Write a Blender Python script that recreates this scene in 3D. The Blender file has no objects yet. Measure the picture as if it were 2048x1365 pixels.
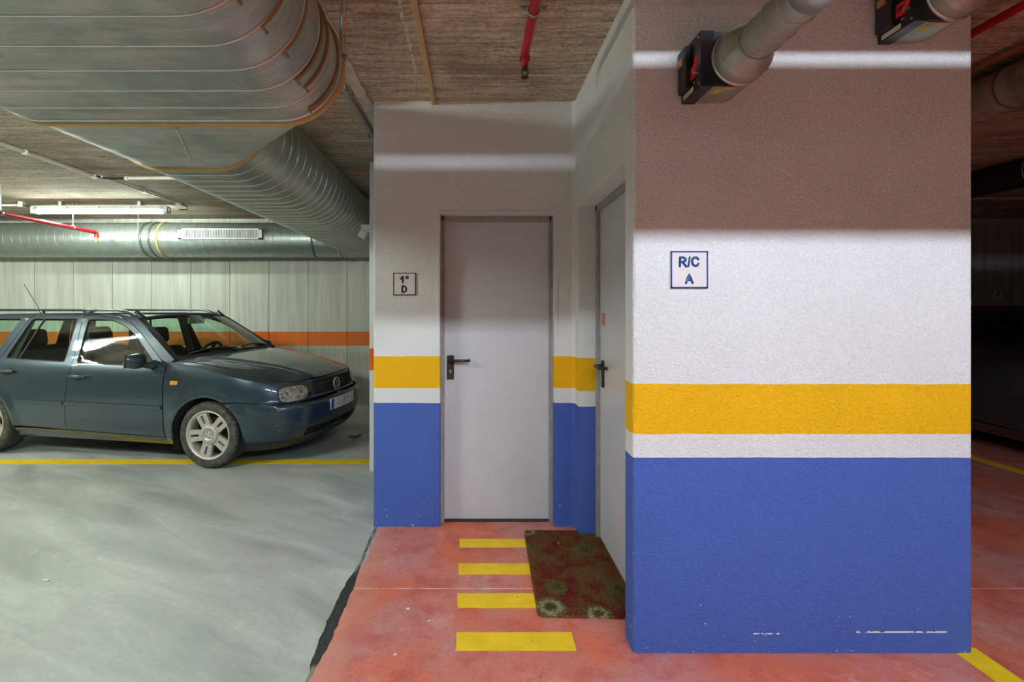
import bpy, bmesh, math, random
from mathutils import Vector, Matrix, Euler
from mathutils.geometry import delaunay_2d_cdt
from bisect import bisect_left
PI = math.pi
random.seed(7)
S = bpy.context.scene
COL = S.collection

# ------------------------------------------------------------------ camera, world, exposure
F_PX, VPX, HZ, EYE = 936.0, 948.0, 618.0, 1.447        # focal length and vanishing point in 2048x1365 pixels
cam_d = bpy.data.cameras.new('camera')
cam_d.sensor_width = 36.0
cam_d.lens = F_PX / 2048 * 36
cam_d.shift_x = (1024 - VPX) / 2048
cam_d.shift_y = -(682.5 - HZ) / 2048
cam_d.clip_start = 0.02
cam = bpy.data.objects.new('camera', cam_d)
cam.location = (0, 0, EYE)
cam.rotation_euler = (PI / 2, 0, 0)
COL.objects.link(cam)
S.camera = cam
W_ = bpy.data.worlds.new('world'); S.world = W_; W_.use_nodes = True
W_.node_tree.nodes['Background'].inputs[0].default_value = (0.5, 0.5, 0.5, 1)
W_.node_tree.nodes['Background'].inputs[1].default_value = 0.0       # closed underground garage
S.view_settings.view_transform = 'Standard'
S.view_settings.look = 'None'
S.view_settings.exposure = 0.90
S.view_settings.gamma = 1.0
S.view_settings.use_curve_mapping = False
LAMP_MAIN, LAMP_SIDE, LAMP_FAR = 150.0, 260.0, 60.0     # radiance of the fluorescent tubes
CEIL = 2.82

# ------------------------------------------------------------------ material helpers
def srgb(r, g, b):
    f = lambda c: c / 12.92 if c <= 0.04045 else ((c + 0.055) / 1.055) ** 2.4
    return (f(r / 255), f(g / 255), f(b / 255), 1)
class NT:
    def __init__(s, name):
        s.m = bpy.data.materials.new(name); s.m.use_nodes = True
        s.t = s.m.node_tree; s.b = s.t.nodes['Principled BSDF']; s.out = s.t.nodes['Material Output']
    def n(s, typ, ins=None, **kw):
        nd = s.t.nodes.new(typ)
        for k, v in kw.items(): setattr(nd, k, v)
        for k, v in (ins or {}).items(): s.set(nd.inputs[k], v)
        return nd
    def set(s, sock, v):
        if isinstance(v, bpy.types.NodeSocket): s.t.links.new(v, sock)
        else: sock.default_value = v
    def P(s, **kw):
        nm = dict(col='Base Color', rough='Roughness', metal='Metallic', coat='Coat Weight', spec='Specular IOR Level', normal='Normal', alpha='Alpha')
        for k, v in kw.items(): s.set(s.b.inputs[nm[k]], v)
        return s.m
    def obj(s): return s.n('ShaderNodeTexCoord').outputs['Object']
    def pos(s): return s.n('ShaderNodeNewGeometry').outputs['Position']
    def xyz(s, v):
        o = s.n('ShaderNodeSeparateXYZ', {0: v}).outputs; return o[0], o[1], o[2]
    def scale(s, v, sc, loc=(0, 0, 0)): return s.n('ShaderNodeMapping', {'Vector': v, 'Scale': sc, 'Location': loc}).outputs[0]
    def noise(s, v, scale=5, detail=4, rough=0.55, dist=0.0):
        return s.n('ShaderNodeTexNoise', {'Vector': v, 'Scale': scale, 'Detail': detail, 'Roughness': rough, 'Distortion': dist}).outputs['Fac']
    def ma(s, op, a, b=0.0, c=0.0, clamp=False):
        nd = s.n('ShaderNodeMath', operation=op, use_clamp=clamp)
        for i, v in enumerate((a, b, c)): s.set(nd.inputs[i], v)
        return nd.outputs[0]
    def ramp(s, f, a, b, x=0.0, y=1.0):          # smooth remap of f from [a,b] to [x,y]
        nd = s.n('ShaderNodeMapRange', {'Value': f, 'From Min': a, 'From Max': b, 'To Min': x, 'To Max': y}); nd.clamp = True
        return nd.outputs[0]
    def mix(s, f, a, b, mode='MIX'):
        nd = s.n('ShaderNodeMix', data_type='RGBA', blend_type=mode)
        s.set(nd.inputs[0], f); s.set(nd.inputs[6], a); s.set(nd.inputs[7], b)
        return nd.outputs[2]
    def bump(s, h, strength=0.3, dist=0.01): return s.n('ShaderNodeBump', {'Height': h, 'Strength': strength, 'Distance': dist}).outputs[0]

def flat(name, col, rough=0.5, metal=0.0, coat=0.0, var=0.12, scale=14, spec=0.5):
    t = NT(name); o = t.obj()
    c2 = tuple(max(0, c * (1 - var)) for c in col[:3]) + (1,)
    f = t.noise(o, scale, 5)
    return t.P(col=t.mix(t.ramp(f, .35, .65), col, c2), rough=t.ramp(f, .2, .8, max(.02, rough - .06), min(1, rough + .06)), metal=metal, coat=coat, spec=spec)

def wall_paint(name, bands, base, chip=True):
    """stucco with painted bands; bands = [(z_top, colour)] from the floor up"""
    t = NT(name); p = t.pos(); x, y, z = t.xyz(p)
    zz = t.ma('ADD', z, t.ma('MULTIPLY', t.ma('SUBTRACT', t.noise(p, 9, 2), .5), .008))
    col = base
    for zt, c in reversed(bands):
        col = t.mix(t.ma('LESS_THAN', zz, zt), col, c)
    blot = t.ramp(t.noise(p, 2.2, 4), .35, .7, 1.0, .93)
    col = t.mix(1.0, col, t.n('ShaderNodeCombineColor', {0: blot, 1: blot, 2: blot}).outputs[0], 'MULTIPLY')
    if chip:                                               # paint chips, denser near the floor
        n = t.noise(p, 46, 3, .6)
        low = t.ramp(z, .02, .55, .70, .80)
        edge = t.ma('GREATER_THAN', n, low)
        col = t.mix(edge, col, (.72, .70, .68, 1))
        # one long scrape and a short one just above the floor
        zs = t.ma('LESS_THAN', t.ma('ABSOLUTE', t.ma('SUBTRACT', z, .092)), .004)
        xs = t.ma('MULTIPLY', t.ma('GREATER_THAN', x, 1.60), t.ma('LESS_THAN', x, 1.98))
        col = t.mix(t.ma('MULTIPLY', t.ma('MULTIPLY', zs, xs), t.ma('GREATER_THAN', t.noise(p, 60, 2), .44)), col, (.75, .74, .72, 1))
        xs2 = t.ma('MULTIPLY', t.ma('GREATER_THAN', x, 1.17), t.ma('LESS_THAN', x, 1.28))
        zs2 = t.ma('LESS_THAN', t.ma('ABSOLUTE', t.ma('SUBTRACT', z, .085)), .003)
        col = t.mix(t.ma('MULTIPLY', t.ma('MULTIPLY', zs2, xs2), t.ma('GREATER_THAN', t.noise(p, 70, 2), .48)), col, (.75, .74, .72, 1))
    gr = t.ramp(t.noise(p, 210, 2, .6), .30, .70, .86, 1.10)
    col = t.mix(1.0, col, t.n('ShaderNodeCombineColor', {0: gr, 1: gr, 2: gr}).outputs[0], 'MULTIPLY')
    h = t.ma('ADD', t.noise(p, 130, 3, .6), t.ma('MULTIPLY', t.noise(p, 48, 2), .7))
    return t.P(col=col, rough=.72, spec=.25, normal=t.bump(h, .8, .008))

M = {}
BLUE, YELL, WHITE = srgb(76, 104, 184), srgb(244, 186, 14), srgb(232, 233, 233)
M['wall'] = wall_paint('stucco_banded', [(.823, BLUE), (.922, WHITE), (1.132, YELL)], WHITE)
ORNG = srgb(232, 112, 30)
M['column'] = wall_paint('stucco_column', [(.9, WHITE), (1.096, ORNG)], WHITE, chip=False)

def far_panel(name, bands, base):
    t = NT(name); p = t.pos(); x, y, z = t.xyz(p)
    col = base
    streak = t.noise(t.scale(p, (7, 7, .5)), 1.6, 4)
    for zl, zt, c in bands:
        col = t.mix(t.ma('MULTIPLY', t.ma('LESS_THAN', z, zt), t.ma('GREATER_THAN', z, zl)), col, c)
    col = t.mix(t.ramp(streak, .35, .75, 0, .45), col, (.16, .17, .14, 1))
    return t.P(col=col, rough=.8, spec=.2, normal=t.bump(t.noise(p, 90, 3), .4, .006))
M['panel'] = far_panel('concrete_panel_orange_band', [(.88, 1.098, ORNG)], srgb(200, 202, 190))
M['plain'] = far_panel('concrete_plain', [], srgb(170, 170, 160))

def concrete_ceiling():
    t = NT('board_marked_concrete'); p = t.pos(); x, y, z = t.xyz(p)
    board = t.ma('FLOOR', t.ma('DIVIDE', y, .105))
    bv = t.n('ShaderNodeTexWhiteNoise', {'W': board}, noise_dimensions='1D').outputs[0]
    wob = t.ma('MULTIPLY', t.noise(p, 6, 4), .09)
    pw = t.n('ShaderNodeCombineXYZ', {0: x, 1: t.ma('ADD', y, wob), 2: z}).outputs[0]
    grain = t.ma('ADD', t.ma('MULTIPLY', t.noise(t.scale(pw, (2.6, 38, 1)), 1.0, 6, .7, .5), .6), t.ma('MULTIPLY', t.noise(p, 38, 5, .7), .4))
    stain = t.noise(p, 1.7, 5, .6)
    c = t.mix(t.ramp(grain, .38, .62), srgb(140, 124, 102), srgb(232, 220, 200))
    c = t.mix(t.ramp(bv, 0, 1, 0, .4), c, srgb(136, 116, 92))
    c = t.mix(t.ramp(stain, .50, .75, 0, .6), c, srgb(112, 94, 72))
    c = t.mix(t.ramp(t.noise(p, 2.3, 4, .6), .6, .7, 0, .5), c, srgb(232, 218, 196))
    pit = t.noise(p, 90, 3, .6)
    c = t.mix(t.ramp(pit, .60, .68, 0, .6), c, srgb(84, 70, 54))
    # lime crack beside the conduit
    cx = t.ma('ABSOLUTE', t.ma('SUBTRACT', t.ma('ADD', x, t.ma('MULTIPLY', t.noise(p, 22, 3), .03)), -.32))
    ck = t.ma('MULTIPLY', t.ma('LESS_THAN', cx, .0075), t.ma('MULTIPLY', t.ma('GREATER_THAN', t.noise(p, 40, 3), .46), t.ma('LESS_THAN', y, 2.72)))
    c = t.mix(ck, c, (.66, .63, .56, 1))
    cy = t.ma('ABSOLUTE', t.ma('SUBTRACT', y, 2.755))
    ck2 = t.ma('MULTIPLY', t.ma('LESS_THAN', cy, .007), t.ma('GREATER_THAN', t.noise(p, 18, 3), .5))
    c = t.mix(ck2, c, (.6, .6, .56, 1))
    fr = t.ma('FRACT', t.ma('DIVIDE', y, .105))
    gap = t.ma('LESS_THAN', fr, .045)
    c = t.mix(t.ma('MULTIPLY', gap, .5), c, srgb(84, 70, 54))
    h = t.ma('ADD', grain, t.ma('ADD', t.ma('MULTIPLY', bv, .5), t.ma('MULTIPLY', gap, .4)))
    return t.P(col=c, rough=.85, spec=.15, normal=t.bump(h, .5, .012))
M['ceiling'] = concrete_ceiling()

def grey_floor():
    t = NT('polished_grey_concrete'); p = t.pos(); x, y, z = t.xyz(p)
    sw = t.noise(t.scale(t.n('ShaderNodeVectorRotate', {'Vector': p, 'Angle': .45}, rotation_type='Z_AXIS').outputs[0], (.8, 3.2, 1)), 1.3, 6, .62, .6)
    fine = t.noise(p, 30, 5, .65)
    c = t.mix(t.ramp(sw, .3, .72), srgb(146, 152, 146), srgb(204, 209, 202))
    c = t.mix(t.ramp(fine, .35, .7, 0, .4), c, srgb(150, 153, 148))
    c = t.mix(t.ramp(t.noise(p, .9, 3), .48, .68, 0, .4), c, srgb(176, 171, 176))
    c = t.mix(t.ramp(t.noise(p, 4, 6, .7), .62, .72, 0, .5), c, srgb(206, 208, 200))
    c = t.mix(t.ma('GREATER_THAN', t.noise(p, 55, 1), .83), c, srgb(225, 225, 220))
    # saw cut running diagonally
    dl = t.ma('ABSOLUTE', t.ma('ADD', t.ma('MULTIPLY', t.ma('SUBTRACT', x, -1.757), .713), t.ma('MULTIPLY', t.ma('SUBTRACT', y, 4.41), .701)))
    cut = t.ma('MULTIPLY', t.ma('LESS_THAN', dl, .0028), t.ma('LESS_THAN', y, 4.44))
    c = t.mix(cut, c, srgb(70, 72, 70))
    dl2 = t.ma('ABSOLUTE', t.ma('SUBTRACT', dl, .005))
    c = t.mix(t.ma('MULTIPLY', t.ma('LESS_THAN', dl2, .0022), t.ma('LESS_THAN', y, 4.44)), c, srgb(212, 214, 206))
    r = t.ramp(sw, .3, .7, .32, .55)
    return t.P(col=c, rough=r, spec=.35, normal=t.bump(t.ma('ADD', fine, sw), .12, .01))
M['floor'] = grey_floor()

def red_floor():
    t = NT('worn_red_floor_paint'); p = t.pos(); x, y, z = t.xyz(p)
    a = t.noise(p, 1.9, 5, .6, .5); b = t.noise(p, 5.5, 6, .68); f = t.noise(p, 60, 3)
    c = t.mix(t.ramp(a, .36, .62), srgb(218, 112, 80), srgb(198, 136, 130))
    c = t.mix(t.ramp(b, .48, .62, 0, .7), c, srgb(186, 84, 74))
    c = t.mix(t.ramp(t.noise(p, 3.1, 6, .7), .58, .72, 0, .55), c, srgb(230, 182, 172))
    c = t.mix(t.ramp(f, .35, .7, 0, .3), c, srgb(150, 84, 76))
    c = t.mix(t.ma('GREATER_THAN', t.noise(p, 24, 2), .76), c, srgb(228, 208, 198))
    c = t.mix(t.ramp(t.noise(p, 70, 2), .70, .74, 0, .7), c, srgb(120, 62, 56))
    ed = t.ramp(t.ma('ADD', x, t.ma('MULTIPLY', t.noise(p, 9, 4), .22)), -.56, -.36, .75, 0)   # paint worn thin along the joint
    c = t.mix(ed, c, srgb(208, 150, 134))
    ln = t.ma('LESS_THAN', t.ma('ABSOLUTE', t.ma('SUBTRACT', y, 2.415)), .0035)
    c = t.mix(t.ma('MULTIPLY', ln, t.ramp(t.noise(p, 6, 2), .35, .5, .3, .9)), c, srgb(230, 205, 195))
    return t.P(col=c, rough=t.ramp(b, .3, .7, .38, .6), spec=.35, normal=t.bump(t.ma('ADD', f, b), .15, .006))
M['floor_red'] = red_floor()

def tape():
    t = NT('yellow_floor_paint'); p = t.pos()
    c = t.mix(t.ramp(t.noise(p, 12, 5), .3, .7), srgb(246, 208, 40), srgb(230, 188, 30))
    sc = t.noise(t.scale(t.n('ShaderNodeVectorRotate', {'Vector': p, 'Angle': .7}, rotation_type='Z_AXIS').outputs[0], (4, 60, 1)), 1.5, 4, .7)
    c = t.mix(t.ramp(sc, .66, .7, 0, .6), c, srgb(120, 96, 30))
    c = t.mix(t.ma('GREATER_THAN', t.noise(p, 45, 3), .74), c, srgb(120, 80, 40))
    return t.P(col=c, rough=.55, spec=.3)
M['tape'] = tape()
def joint():
    t = NT('tarred_floor_joint'); p = t.pos()
    x, y, z = t.xyz(p)
    f = t.ma('ADD', t.noise(t.scale(p, (30, 6, 1)), 1.3, 4, .6), t.ramp(t.ma('ABSOLUTE', t.ma('SUBTRACT', y, 2.22)), .26, .38, -.3, .02))
    c = t.mix(t.ramp(f, .40, .56), srgb(42, 44, 42), srgb(140, 138, 128))
    return t.P(col=c, rough=.8, normal=t.bump(t.noise(p, 60, 4), .8, .01))
M['joint'] = joint()

def galv(name, c1, c2, rough, metal=.85, dirt=None, sc=9):
    t = NT(name); o = t.obj()
    v = t.n('ShaderNodeTexVoronoi', {'Vector': o, 'Scale': 70.0}).outputs['Distance']
    n = t.noise(o, sc, 5, .65); streak = t.noise(t.scale(o, (3, 26, 3)), 1.2, 5, .7, .5)
    c = t.mix(t.ramp(n, .3, .7), c1, c2)
    c = t.mix(t.ramp(v, .1, .6, 0, .25), c, c2)
    met = metal
    if dirt:
        d = t.ramp(t.ma('ADD', t.ma('MULTIPLY', streak, .6), t.ma('MULTIPLY', t.noise(o, 2.6, 4), .5)), .52, .68)
        c = t.mix(t.ma('MULTIPLY', d, .6), c, dirt); met = t.ma('MULTIPLY', t.ma('SUBTRACT', 1.0, t.ma('MULTIPLY', d, .7)), metal)
    return t.P(col=c, rough=t.ramp(n, .25, .75, rough - .08, rough + .1), metal=met, normal=t.bump(t.ma('ADD', n, streak), .10, .02))
M['duct'] = galv('galvanised_dark', srgb(188, 197, 192), srgb(154, 163, 157), .42, .75, srgb(206, 198, 188))
M['duct_pale'] = galv('galvanised_pale', srgb(188, 197, 192), srgb(154, 163, 157), .36, .75)
M['duct_mid'] = galv('galvanised_mid', srgb(188, 197, 192), srgb(154, 163, 157), .38, .85, srgb(150, 142, 128))
M['pipe_galv'] = galv('galvanised_pipe', srgb(188, 197, 192), srgb(154, 163, 157), .42, .8, srgb(150, 132, 116), 16)
M['seam'] = flat('bright_duct_seam', srgb(200, 202, 196), .35, .8)
M['seam_dark'] = flat('dull_duct_seam', srgb(120, 128, 126), .45, .7)
M['seam_pale'] = flat('pale_duct_seam', srgb(160, 176, 174), .4, .6)
M['sealant'] = flat('brown_sealant', srgb(142, 108, 58), .6)
M['gasket'] = flat('yellowed_gasket', srgb(190, 164, 104), .6)
M['white_metal'] = flat('white_enamel', srgb(226, 228, 228), .45)
M['slot'] = flat('dark_slot', srgb(40, 42, 42), .7)
M['door'] = flat('grey_door_paint', srgb(204, 204, 208), .33, var=.05, scale=5)
M['door_side'] = flat('pale_grey_door_paint', srgb(204, 204, 208), .33, var=.05, scale=5)
M['frame'] = flat('grey_steel_frame', srgb(158, 156, 152), .5, var=.25, scale=20)
M['plaster'] = flat('white_plaster_edge', srgb(232, 228, 220), .8, scale=40)
M['black'] = flat('black_plastic', srgb(34, 35, 37), .45, var=.3)
M['blackgloss'] = flat('black_lacquer', srgb(22, 23, 25), .3, var=.3)
M['brass'] = flat('brass', srgb(206, 168, 96), .35, .8)
M['steel'] = flat('zinc_steel', srgb(170, 172, 170), .35, .85)
M['redpipe'] = flat('red_pipe_paint', srgb(178, 22, 36), .38, var=.2)
M['red'] = flat('red_plastic', srgb(226, 28, 36), .4)
M['beige'] = flat('beige_conduit', srgb(196, 168, 124), .55)
M['cream'] = flat('cream_conduit', srgb(242, 239, 222), .5)
M['copper'] = flat('copper', srgb(214, 146, 112), .4, .6)
M['greyconduit'] = flat('grey_conduit', srgb(150, 152, 148), .5)
M['tile'] = flat('glazed_tile', srgb(230, 224, 220), .15, var=.03, scale=6)
M['ink'] = flat('blue_glaze', srgb(20, 66, 138), .25, var=.25, scale=40)
M['ink_dark'] = flat('navy_glaze', srgb(22, 38, 84), .25, var=.25, scale=40)
M['label_cream'] = flat('cream_label', srgb(208, 196, 160), .6)
M['label_green'] = flat('green_label', srgb(176, 186, 34), .6)
M['label_orange'] = flat('orange_label', srgb(206, 170, 110), .6)
M['leaf'] = flat('dry_leaf', srgb(176, 96, 44), .7, var=.4, scale=60)
M['paper'] = flat('white_card', srgb(226, 226, 220), .6)
M['band_blue'] = flat('pale_blue_trunking', srgb(214, 226, 240), .4)
M['concrete_strip'] = flat('smooth_concrete', srgb(206, 196, 186), .8, var=.3, scale=18)
M['rubber'] = flat('tyre_rubber', srgb(58, 58, 56), .75, var=.25, scale=30)
M['alloy'] = flat('dusty_alloy', srgb(198, 192, 182), .45, .45, var=.12, scale=25)
M['rust'] = flat('rusty_disc', srgb(84, 60, 50), .6, .4, var=.4, scale=25)
M['cabin'] = flat('dark_upholstery', srgb(36, 38, 40), .85, var=.25, scale=40)
M['dash'] = flat('dark_dashboard', srgb(30, 31, 32), .6)
M['pillar_trim'] = flat('pale_cabin_trim', srgb(150, 160, 150), .8)
M['chrome'] = flat('chrome', srgb(222, 222, 220), .12, 1.0, var=.03)
M['amber'] = flat('amber_lens', srgb(240, 160, 40), .2, coat=.5)
M['plate_blue'] = flat('plate_blue', srgb(26, 84, 180), .4)
M['plate_yellow'] = flat('plate_yellow', srgb(226, 186, 84), .4)
def paint(name, c, metal=.55):
    t = NT(name); o = t.obj()
    fl = t.noise(o, 900, 1)
    return t.P(col=t.mix(t.ramp(fl, .4, .7, 0, .35), c, tuple(min(1, k * 2.2 + .01) for k in c[:3]) + (1,)), rough=.34, metal=metal, coat=1.0)
M['paint'] = paint('blue_grey_metallic_paint', srgb(44, 60, 70))
M['paint_black'] = paint('black_metallic_paint', srgb(44, 45, 48), .3)
def scraped():
    t = NT('scraped_bumper_paint'); o = t.obj(); x, y, z = t.xyz(o)
    n = t.noise(t.scale(o, (3, 3, 60)), 2.0, 5, .7)
    reg = t.ma('MULTIPLY', t.ma('LESS_THAN', y, -.45), t.ma('GREATER_THAN', n, .67))
    return t.P(col=t.mix(reg, srgb(44, 60, 70), srgb(170, 172, 170)), rough=.36, metal=.5, coat=.8)
M['paint_scraped'] = scraped()
def facet():
    t = NT('faceted_reflector'); o = t.obj()
    v = t.n('ShaderNodeTexVoronoi', {'Vector': o, 'Scale': 55.0}).outputs['Distance']
    return t.P(col=t.mix(t.ramp(v, .2, .6), srgb(240, 238, 230), srgb(170, 166, 156)), rough=.3, metal=.35, normal=t.bump(v, .8, .01))
M['facet'] = facet()
def plate_mat():
    t = NT('smudged_plate'); o = t.obj()
    n = t.noise(t.scale(o, (1, 26, 7)), 1.6, 3, .6, 1.2)
    return t.P(col=t.mix(t.ramp(n, .52, .58, 0, .8), srgb(224, 222, 220), srgb(120, 112, 118)), rough=.4)
M['plate'] = plate_mat()
def glass(name, tint, refl=.0):
    t = NT(name)
    ge = t.n('ShaderNodeNewGeometry')
    dt = t.n('ShaderNodeVectorMath', {0: ge.outputs['Incoming'], 1: ge.outputs['Normal']}, operation='DOT_PRODUCT').outputs['Value']
    fr = t.ma('ADD', .04, t.ma('MULTIPLY', .9, t.ma('POWER', t.ma('SUBTRACT', 1.0, t.ma('ABSOLUTE', dt), clamp=True), 5.0)))
    tr = t.n('ShaderNodeBsdfTransparent', {'Color': tint}).outputs[0]
    gl = t.n('ShaderNodeBsdfGlossy', {'Color': (1, 1, 1, 1), 'Roughness': .02}).outputs[0]
    mx = t.n('ShaderNodeMixShader', {0: t.ma('ADD', fr, refl, clamp=True), 1: tr, 2: gl}).outputs[0]
    t.t.links.new(mx, t.out.inputs[0]); return t.m
M['glass'] = glass('green_tinted_glass', (.72, .88, .78, 1), .0)
M['glass_dark'] = glass('dark_tinted_glass', (.10, .11, .11, 1), .0)
M['lens'] = glass('clear_lens', (.93, .94, .93, 1), .04)
def lamp(name, c, st):
    t = NT(name)
    e = t.n('ShaderNodeEmission', {'Color': c, 'Strength': st}).outputs[0]
    t.t.links.new(e, t.out.inputs[0]); return t.m
M['tube_main'] = lamp('lit_tube_cool', (.86, .97, 1.10, 1), LAMP_MAIN)
M['tube_side'] = lamp('lit_tube_green', (.90, 1.0, .90, 1), LAMP_SIDE)
M['tube_far'] = lamp('lit_tube_far', (.88, 1.0, .90, 1), LAMP_FAR)

# ------------------------------------------------------------------ object helpers
def tag(o, label=None, cat=None, group=None, kind=None):
    if label: o['label'] = label
    if cat: o['category'] = cat
    if group: o['group'] = group
    if kind: o['kind'] = kind
    return o
def empty(name, loc=(0, 0, 0), rz=0.0, label=None, cat=None, group=None):
    o = bpy.data.objects.new(name, None); COL.objects.link(o)
    o.location = loc; o.rotation_euler = (0, 0, rz); o.empty_display_size = .1
    return tag(o, label, cat, group)
def link(name, me, mat, parent=None):
    o = bpy.data.objects.new(name, me); COL.objects.link(o)
    if mat is not None and not me.materials: me.materials.append(M[mat] if isinstance(mat, str) else mat)
    if parent is not None: o.parent = parent
    return o
def copy_obj(o, parent=None, loc=None):
    c = o.copy(); COL.objects.link(c)
    if parent is not None: c.parent = parent
    if loc is not None: c.location = loc
    return c
class MB:
    """collects simple solids into one mesh"""
    def __init__(s): s.v = []; s.f = []; s.sm = []
    def add(s, vs, fs, smooth=False):
        k = len(s.v); s.v += [tuple(p) for p in vs]; s.f += [tuple(i + k for i in f) for f in fs]; s.sm += [smooth] * len(fs); return s
    def bm(s, b, smooth=False):
        b.verts.ensure_lookup_table(); b.verts.index_update()
        s.add([v.co[:] for v in b.verts], [[v.index for v in f.verts] for f in b.faces], smooth); b.free(); return s
    def box(s, lo, hi, bev=0.0, rot=None, seg=2):
        b = bmesh.new(); bmesh.ops.create_cube(b, size=1)
        c = [(a + d) / 2 for a, d in zip(lo, hi)]; sz = [d - a for a, d in zip(lo, hi)]
        for v in b.verts: v.co = Vector([v.co[i] * sz[i] for i in range(3)])
        if bev: bmesh.ops.bevel(b, geom=b.edges[:], offset=min(bev, min(map(abs, sz)) * .49), segments=seg, affect='EDGES', profile=.5)
        R = Euler(rot).to_matrix() if rot else Matrix.Identity(3)
        for v in b.verts: v.co = R @ v.co + Vector(c)
        return s.bm(b, bev > .015)
    def cyl(s, p0, p1, r, r1=None, n=20, cap=True):
        p0, p1 = Vector(p0), Vector(p1); r1 = r if r1 is None else r1
        d = (p1 - p0).normalized(); a = d.orthogonal().normalized(); b = d.cross(a)
        vs = []; 
        for q, rr in ((p0, r), (p1, r1)):
            vs += [q + (a * math.cos(2 * PI * i / n) + b * math.sin(2 * PI * i / n)) * rr for i in range(n)]
        s.add(vs, [(i, (i + 1) % n, n + (i + 1) % n, n + i) for i in range(n)], True)
        if cap: s.add(vs, [tuple(range(n))[::-1], tuple(range(n, 2 * n))], False)
        return s
    def tube(s, path, r, n=10, closed=False, flat=None):
        P = [Vector(p) for p in path]; m = len(P); vs = []
        t0 = None; a = None
        for i, p in enumerate(P):
            if closed: d = (P[(i + 1) % m] - P[i - 1]).normalized()
            else: d = (P[min(i + 1, m - 1)] - P[max(i - 1, 0)]).normalized()
            if a is None: a = d.orthogonal().normalized()
            else: a = (a - d * a.dot(d)).normalized()
            b = d.cross(a); rr = r[i] if isinstance(r, (list, tuple)) else r
            for k in range(n):
                o = (a * math.cos(2 * PI * k / n) + b * math.sin(2 * PI * k / n)) * rr
                if flat: o = Vector([o[j] * flat[j] for j in range(3)])
                vs.append(p + o)
        fs = []
        for i in range(m if closed else m - 1):
            j = (i + 1) % m
            fs += [(i * n + k, i * n + (k + 1) % n, j * n + (k + 1) % n, j * n + k) for k in range(n)]
        s.add(vs, fs, True)
        if not closed: s.add(vs, [tuple(range(n))[::-1], tuple(range((m - 1) * n, m * n))], False)
        return s
    def loft(s, rings, closed=True, cap=False, smooth=True):
        n = len(rings[0]); vs = [p for r in rings for p in r]; fs = []
        for i in range(len(rings) - 1):
            for k in range(n if closed else n - 1):
                fs.append((i * n + k, i * n + (k + 1) % n, (i + 1) * n + (k + 1) % n, (i + 1) * n + k))
        s.add(vs, fs, smooth)
        if cap: s.add(vs, [tuple(range(n))[::-1], tuple(range((len(rings) - 1) * n, len(rings) * n))], False)
        return s
    def lathe(s, prof, axis='y', c=(0, 0, 0), n=40, closed=False):
        """prof = [(radius, along)]"""
        rings = []
        for k in range(n):
            ca, sa = math.cos(2 * PI * k / n), math.sin(2 * PI * k / n); ring = []
            for r, h in prof:
                ring.append({'x': (c[0] + h, c[1] + r * ca, c[2] + r * sa), 'y': (c[0] + r * ca, c[1] + h, c[2] + r * sa), 'z': (c[0] + r * ca, c[1] + r * sa, c[2] + h)}[axis])
            rings.append(ring)
        m = len(prof); vs = [p for r in rings for p in r]; fs = []
        for k in range(n):
            for i in range(m if closed else m - 1):
                j = (i + 1) % m; q = (k + 1) % n
                fs.append((k * m + i, q * m + i, q * m + j, k * m + j))
        return s.add(vs, fs, True)
    def prism(s, poly, fn, h0, h1, smooth=False):
        """2-D polygon extruded: fn(x, y, h) -> 3-D"""
        n = len(poly); vs = [fn(x, y, h0) for x, y in poly] + [fn(x, y, h1) for x, y in poly]
        return s.add(vs, [tuple(range(n))[::-1], tuple(range(n, 2 * n))] + [(i, (i + 1) % n, n + (i + 1) % n, n + i) for i in range(n)], smooth)
    def mesh(s, name):
        me = bpy.data.meshes.new(name); me.from_pydata(s.v, [], s.f)
        me.polygons.foreach_set('use_smooth', s.sm)
        b = bmesh.new(); b.from_mesh(me); bmesh.ops.recalc_face_normals(b, faces=b.faces[:]); b.to_mesh(me); b.free()
        me.update(); return me
    def build(s, name, mat, parent=None): return link(name, s.mesh(name), mat, parent)
def box(name, lo, hi, mat, parent=None, bev=0.0, rot=None): return MB().box(lo, hi, bev, rot).build(name, mat, parent)
def pix(x, y, d): return ((x - VPX) / F_PX * d, d, EYE - (y - HZ) / F_PX * d)      # photo pixel at a known depth -> point

# ------------------------------------------------------------------ setting
X0, X1, Y0, Y1 = -9.2, 9.2, -9.0, 7.15
o = box('floor', (X0, Y0, -.12), (X1, Y1 + .2, 0), 'floor'); tag(o, 'grey polished concrete garage floor', kind='structure')
# red painted walkway, laid over the concrete with a ragged worn edge
edge = []
yy = Y0
while yy < Y1:
    edge.append((-.632 + random.uniform(-.010, .010) + .006 * math.sin(yy * 5), yy)); yy += .06
edge.append((-.625, Y1))
mb = MB(); mb.prism(edge[::-1] + [(X1, Y0), (X1, Y1)], lambda x, y, h: (x, y, h), -.01, .0025)
tag(mb.build('floor_walkway', 'floor_red'), 'worn red painted walkway beside grey concrete floor', kind='structure')
ea = []; eb = []
yy = Y0
while yy < 3.1:
    k = max(0, 1 - abs(yy - 2.22) / .34) ** .3; ea.append((-.655 - .024 * k + random.uniform(-.004, .004), yy)); eb.append((-.638 + .016 * k + random.uniform(-.004, .004), yy)); yy += .03
mb = MB(); mb.prism(ea + eb[::-1], lambda x, y, h: (x, y, h), -.01, .0035)
tag(mb.build('trim_1', 'joint'), 'tarred black joint between grey floor and red walkway', kind='structure')
o = box('ceiling', (X0, Y0, CEIL), (X1, Y1 + .2, CEIL + .15), 'ceiling'); tag(o, 'board marked bare concrete ceiling', kind='structure')
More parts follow.
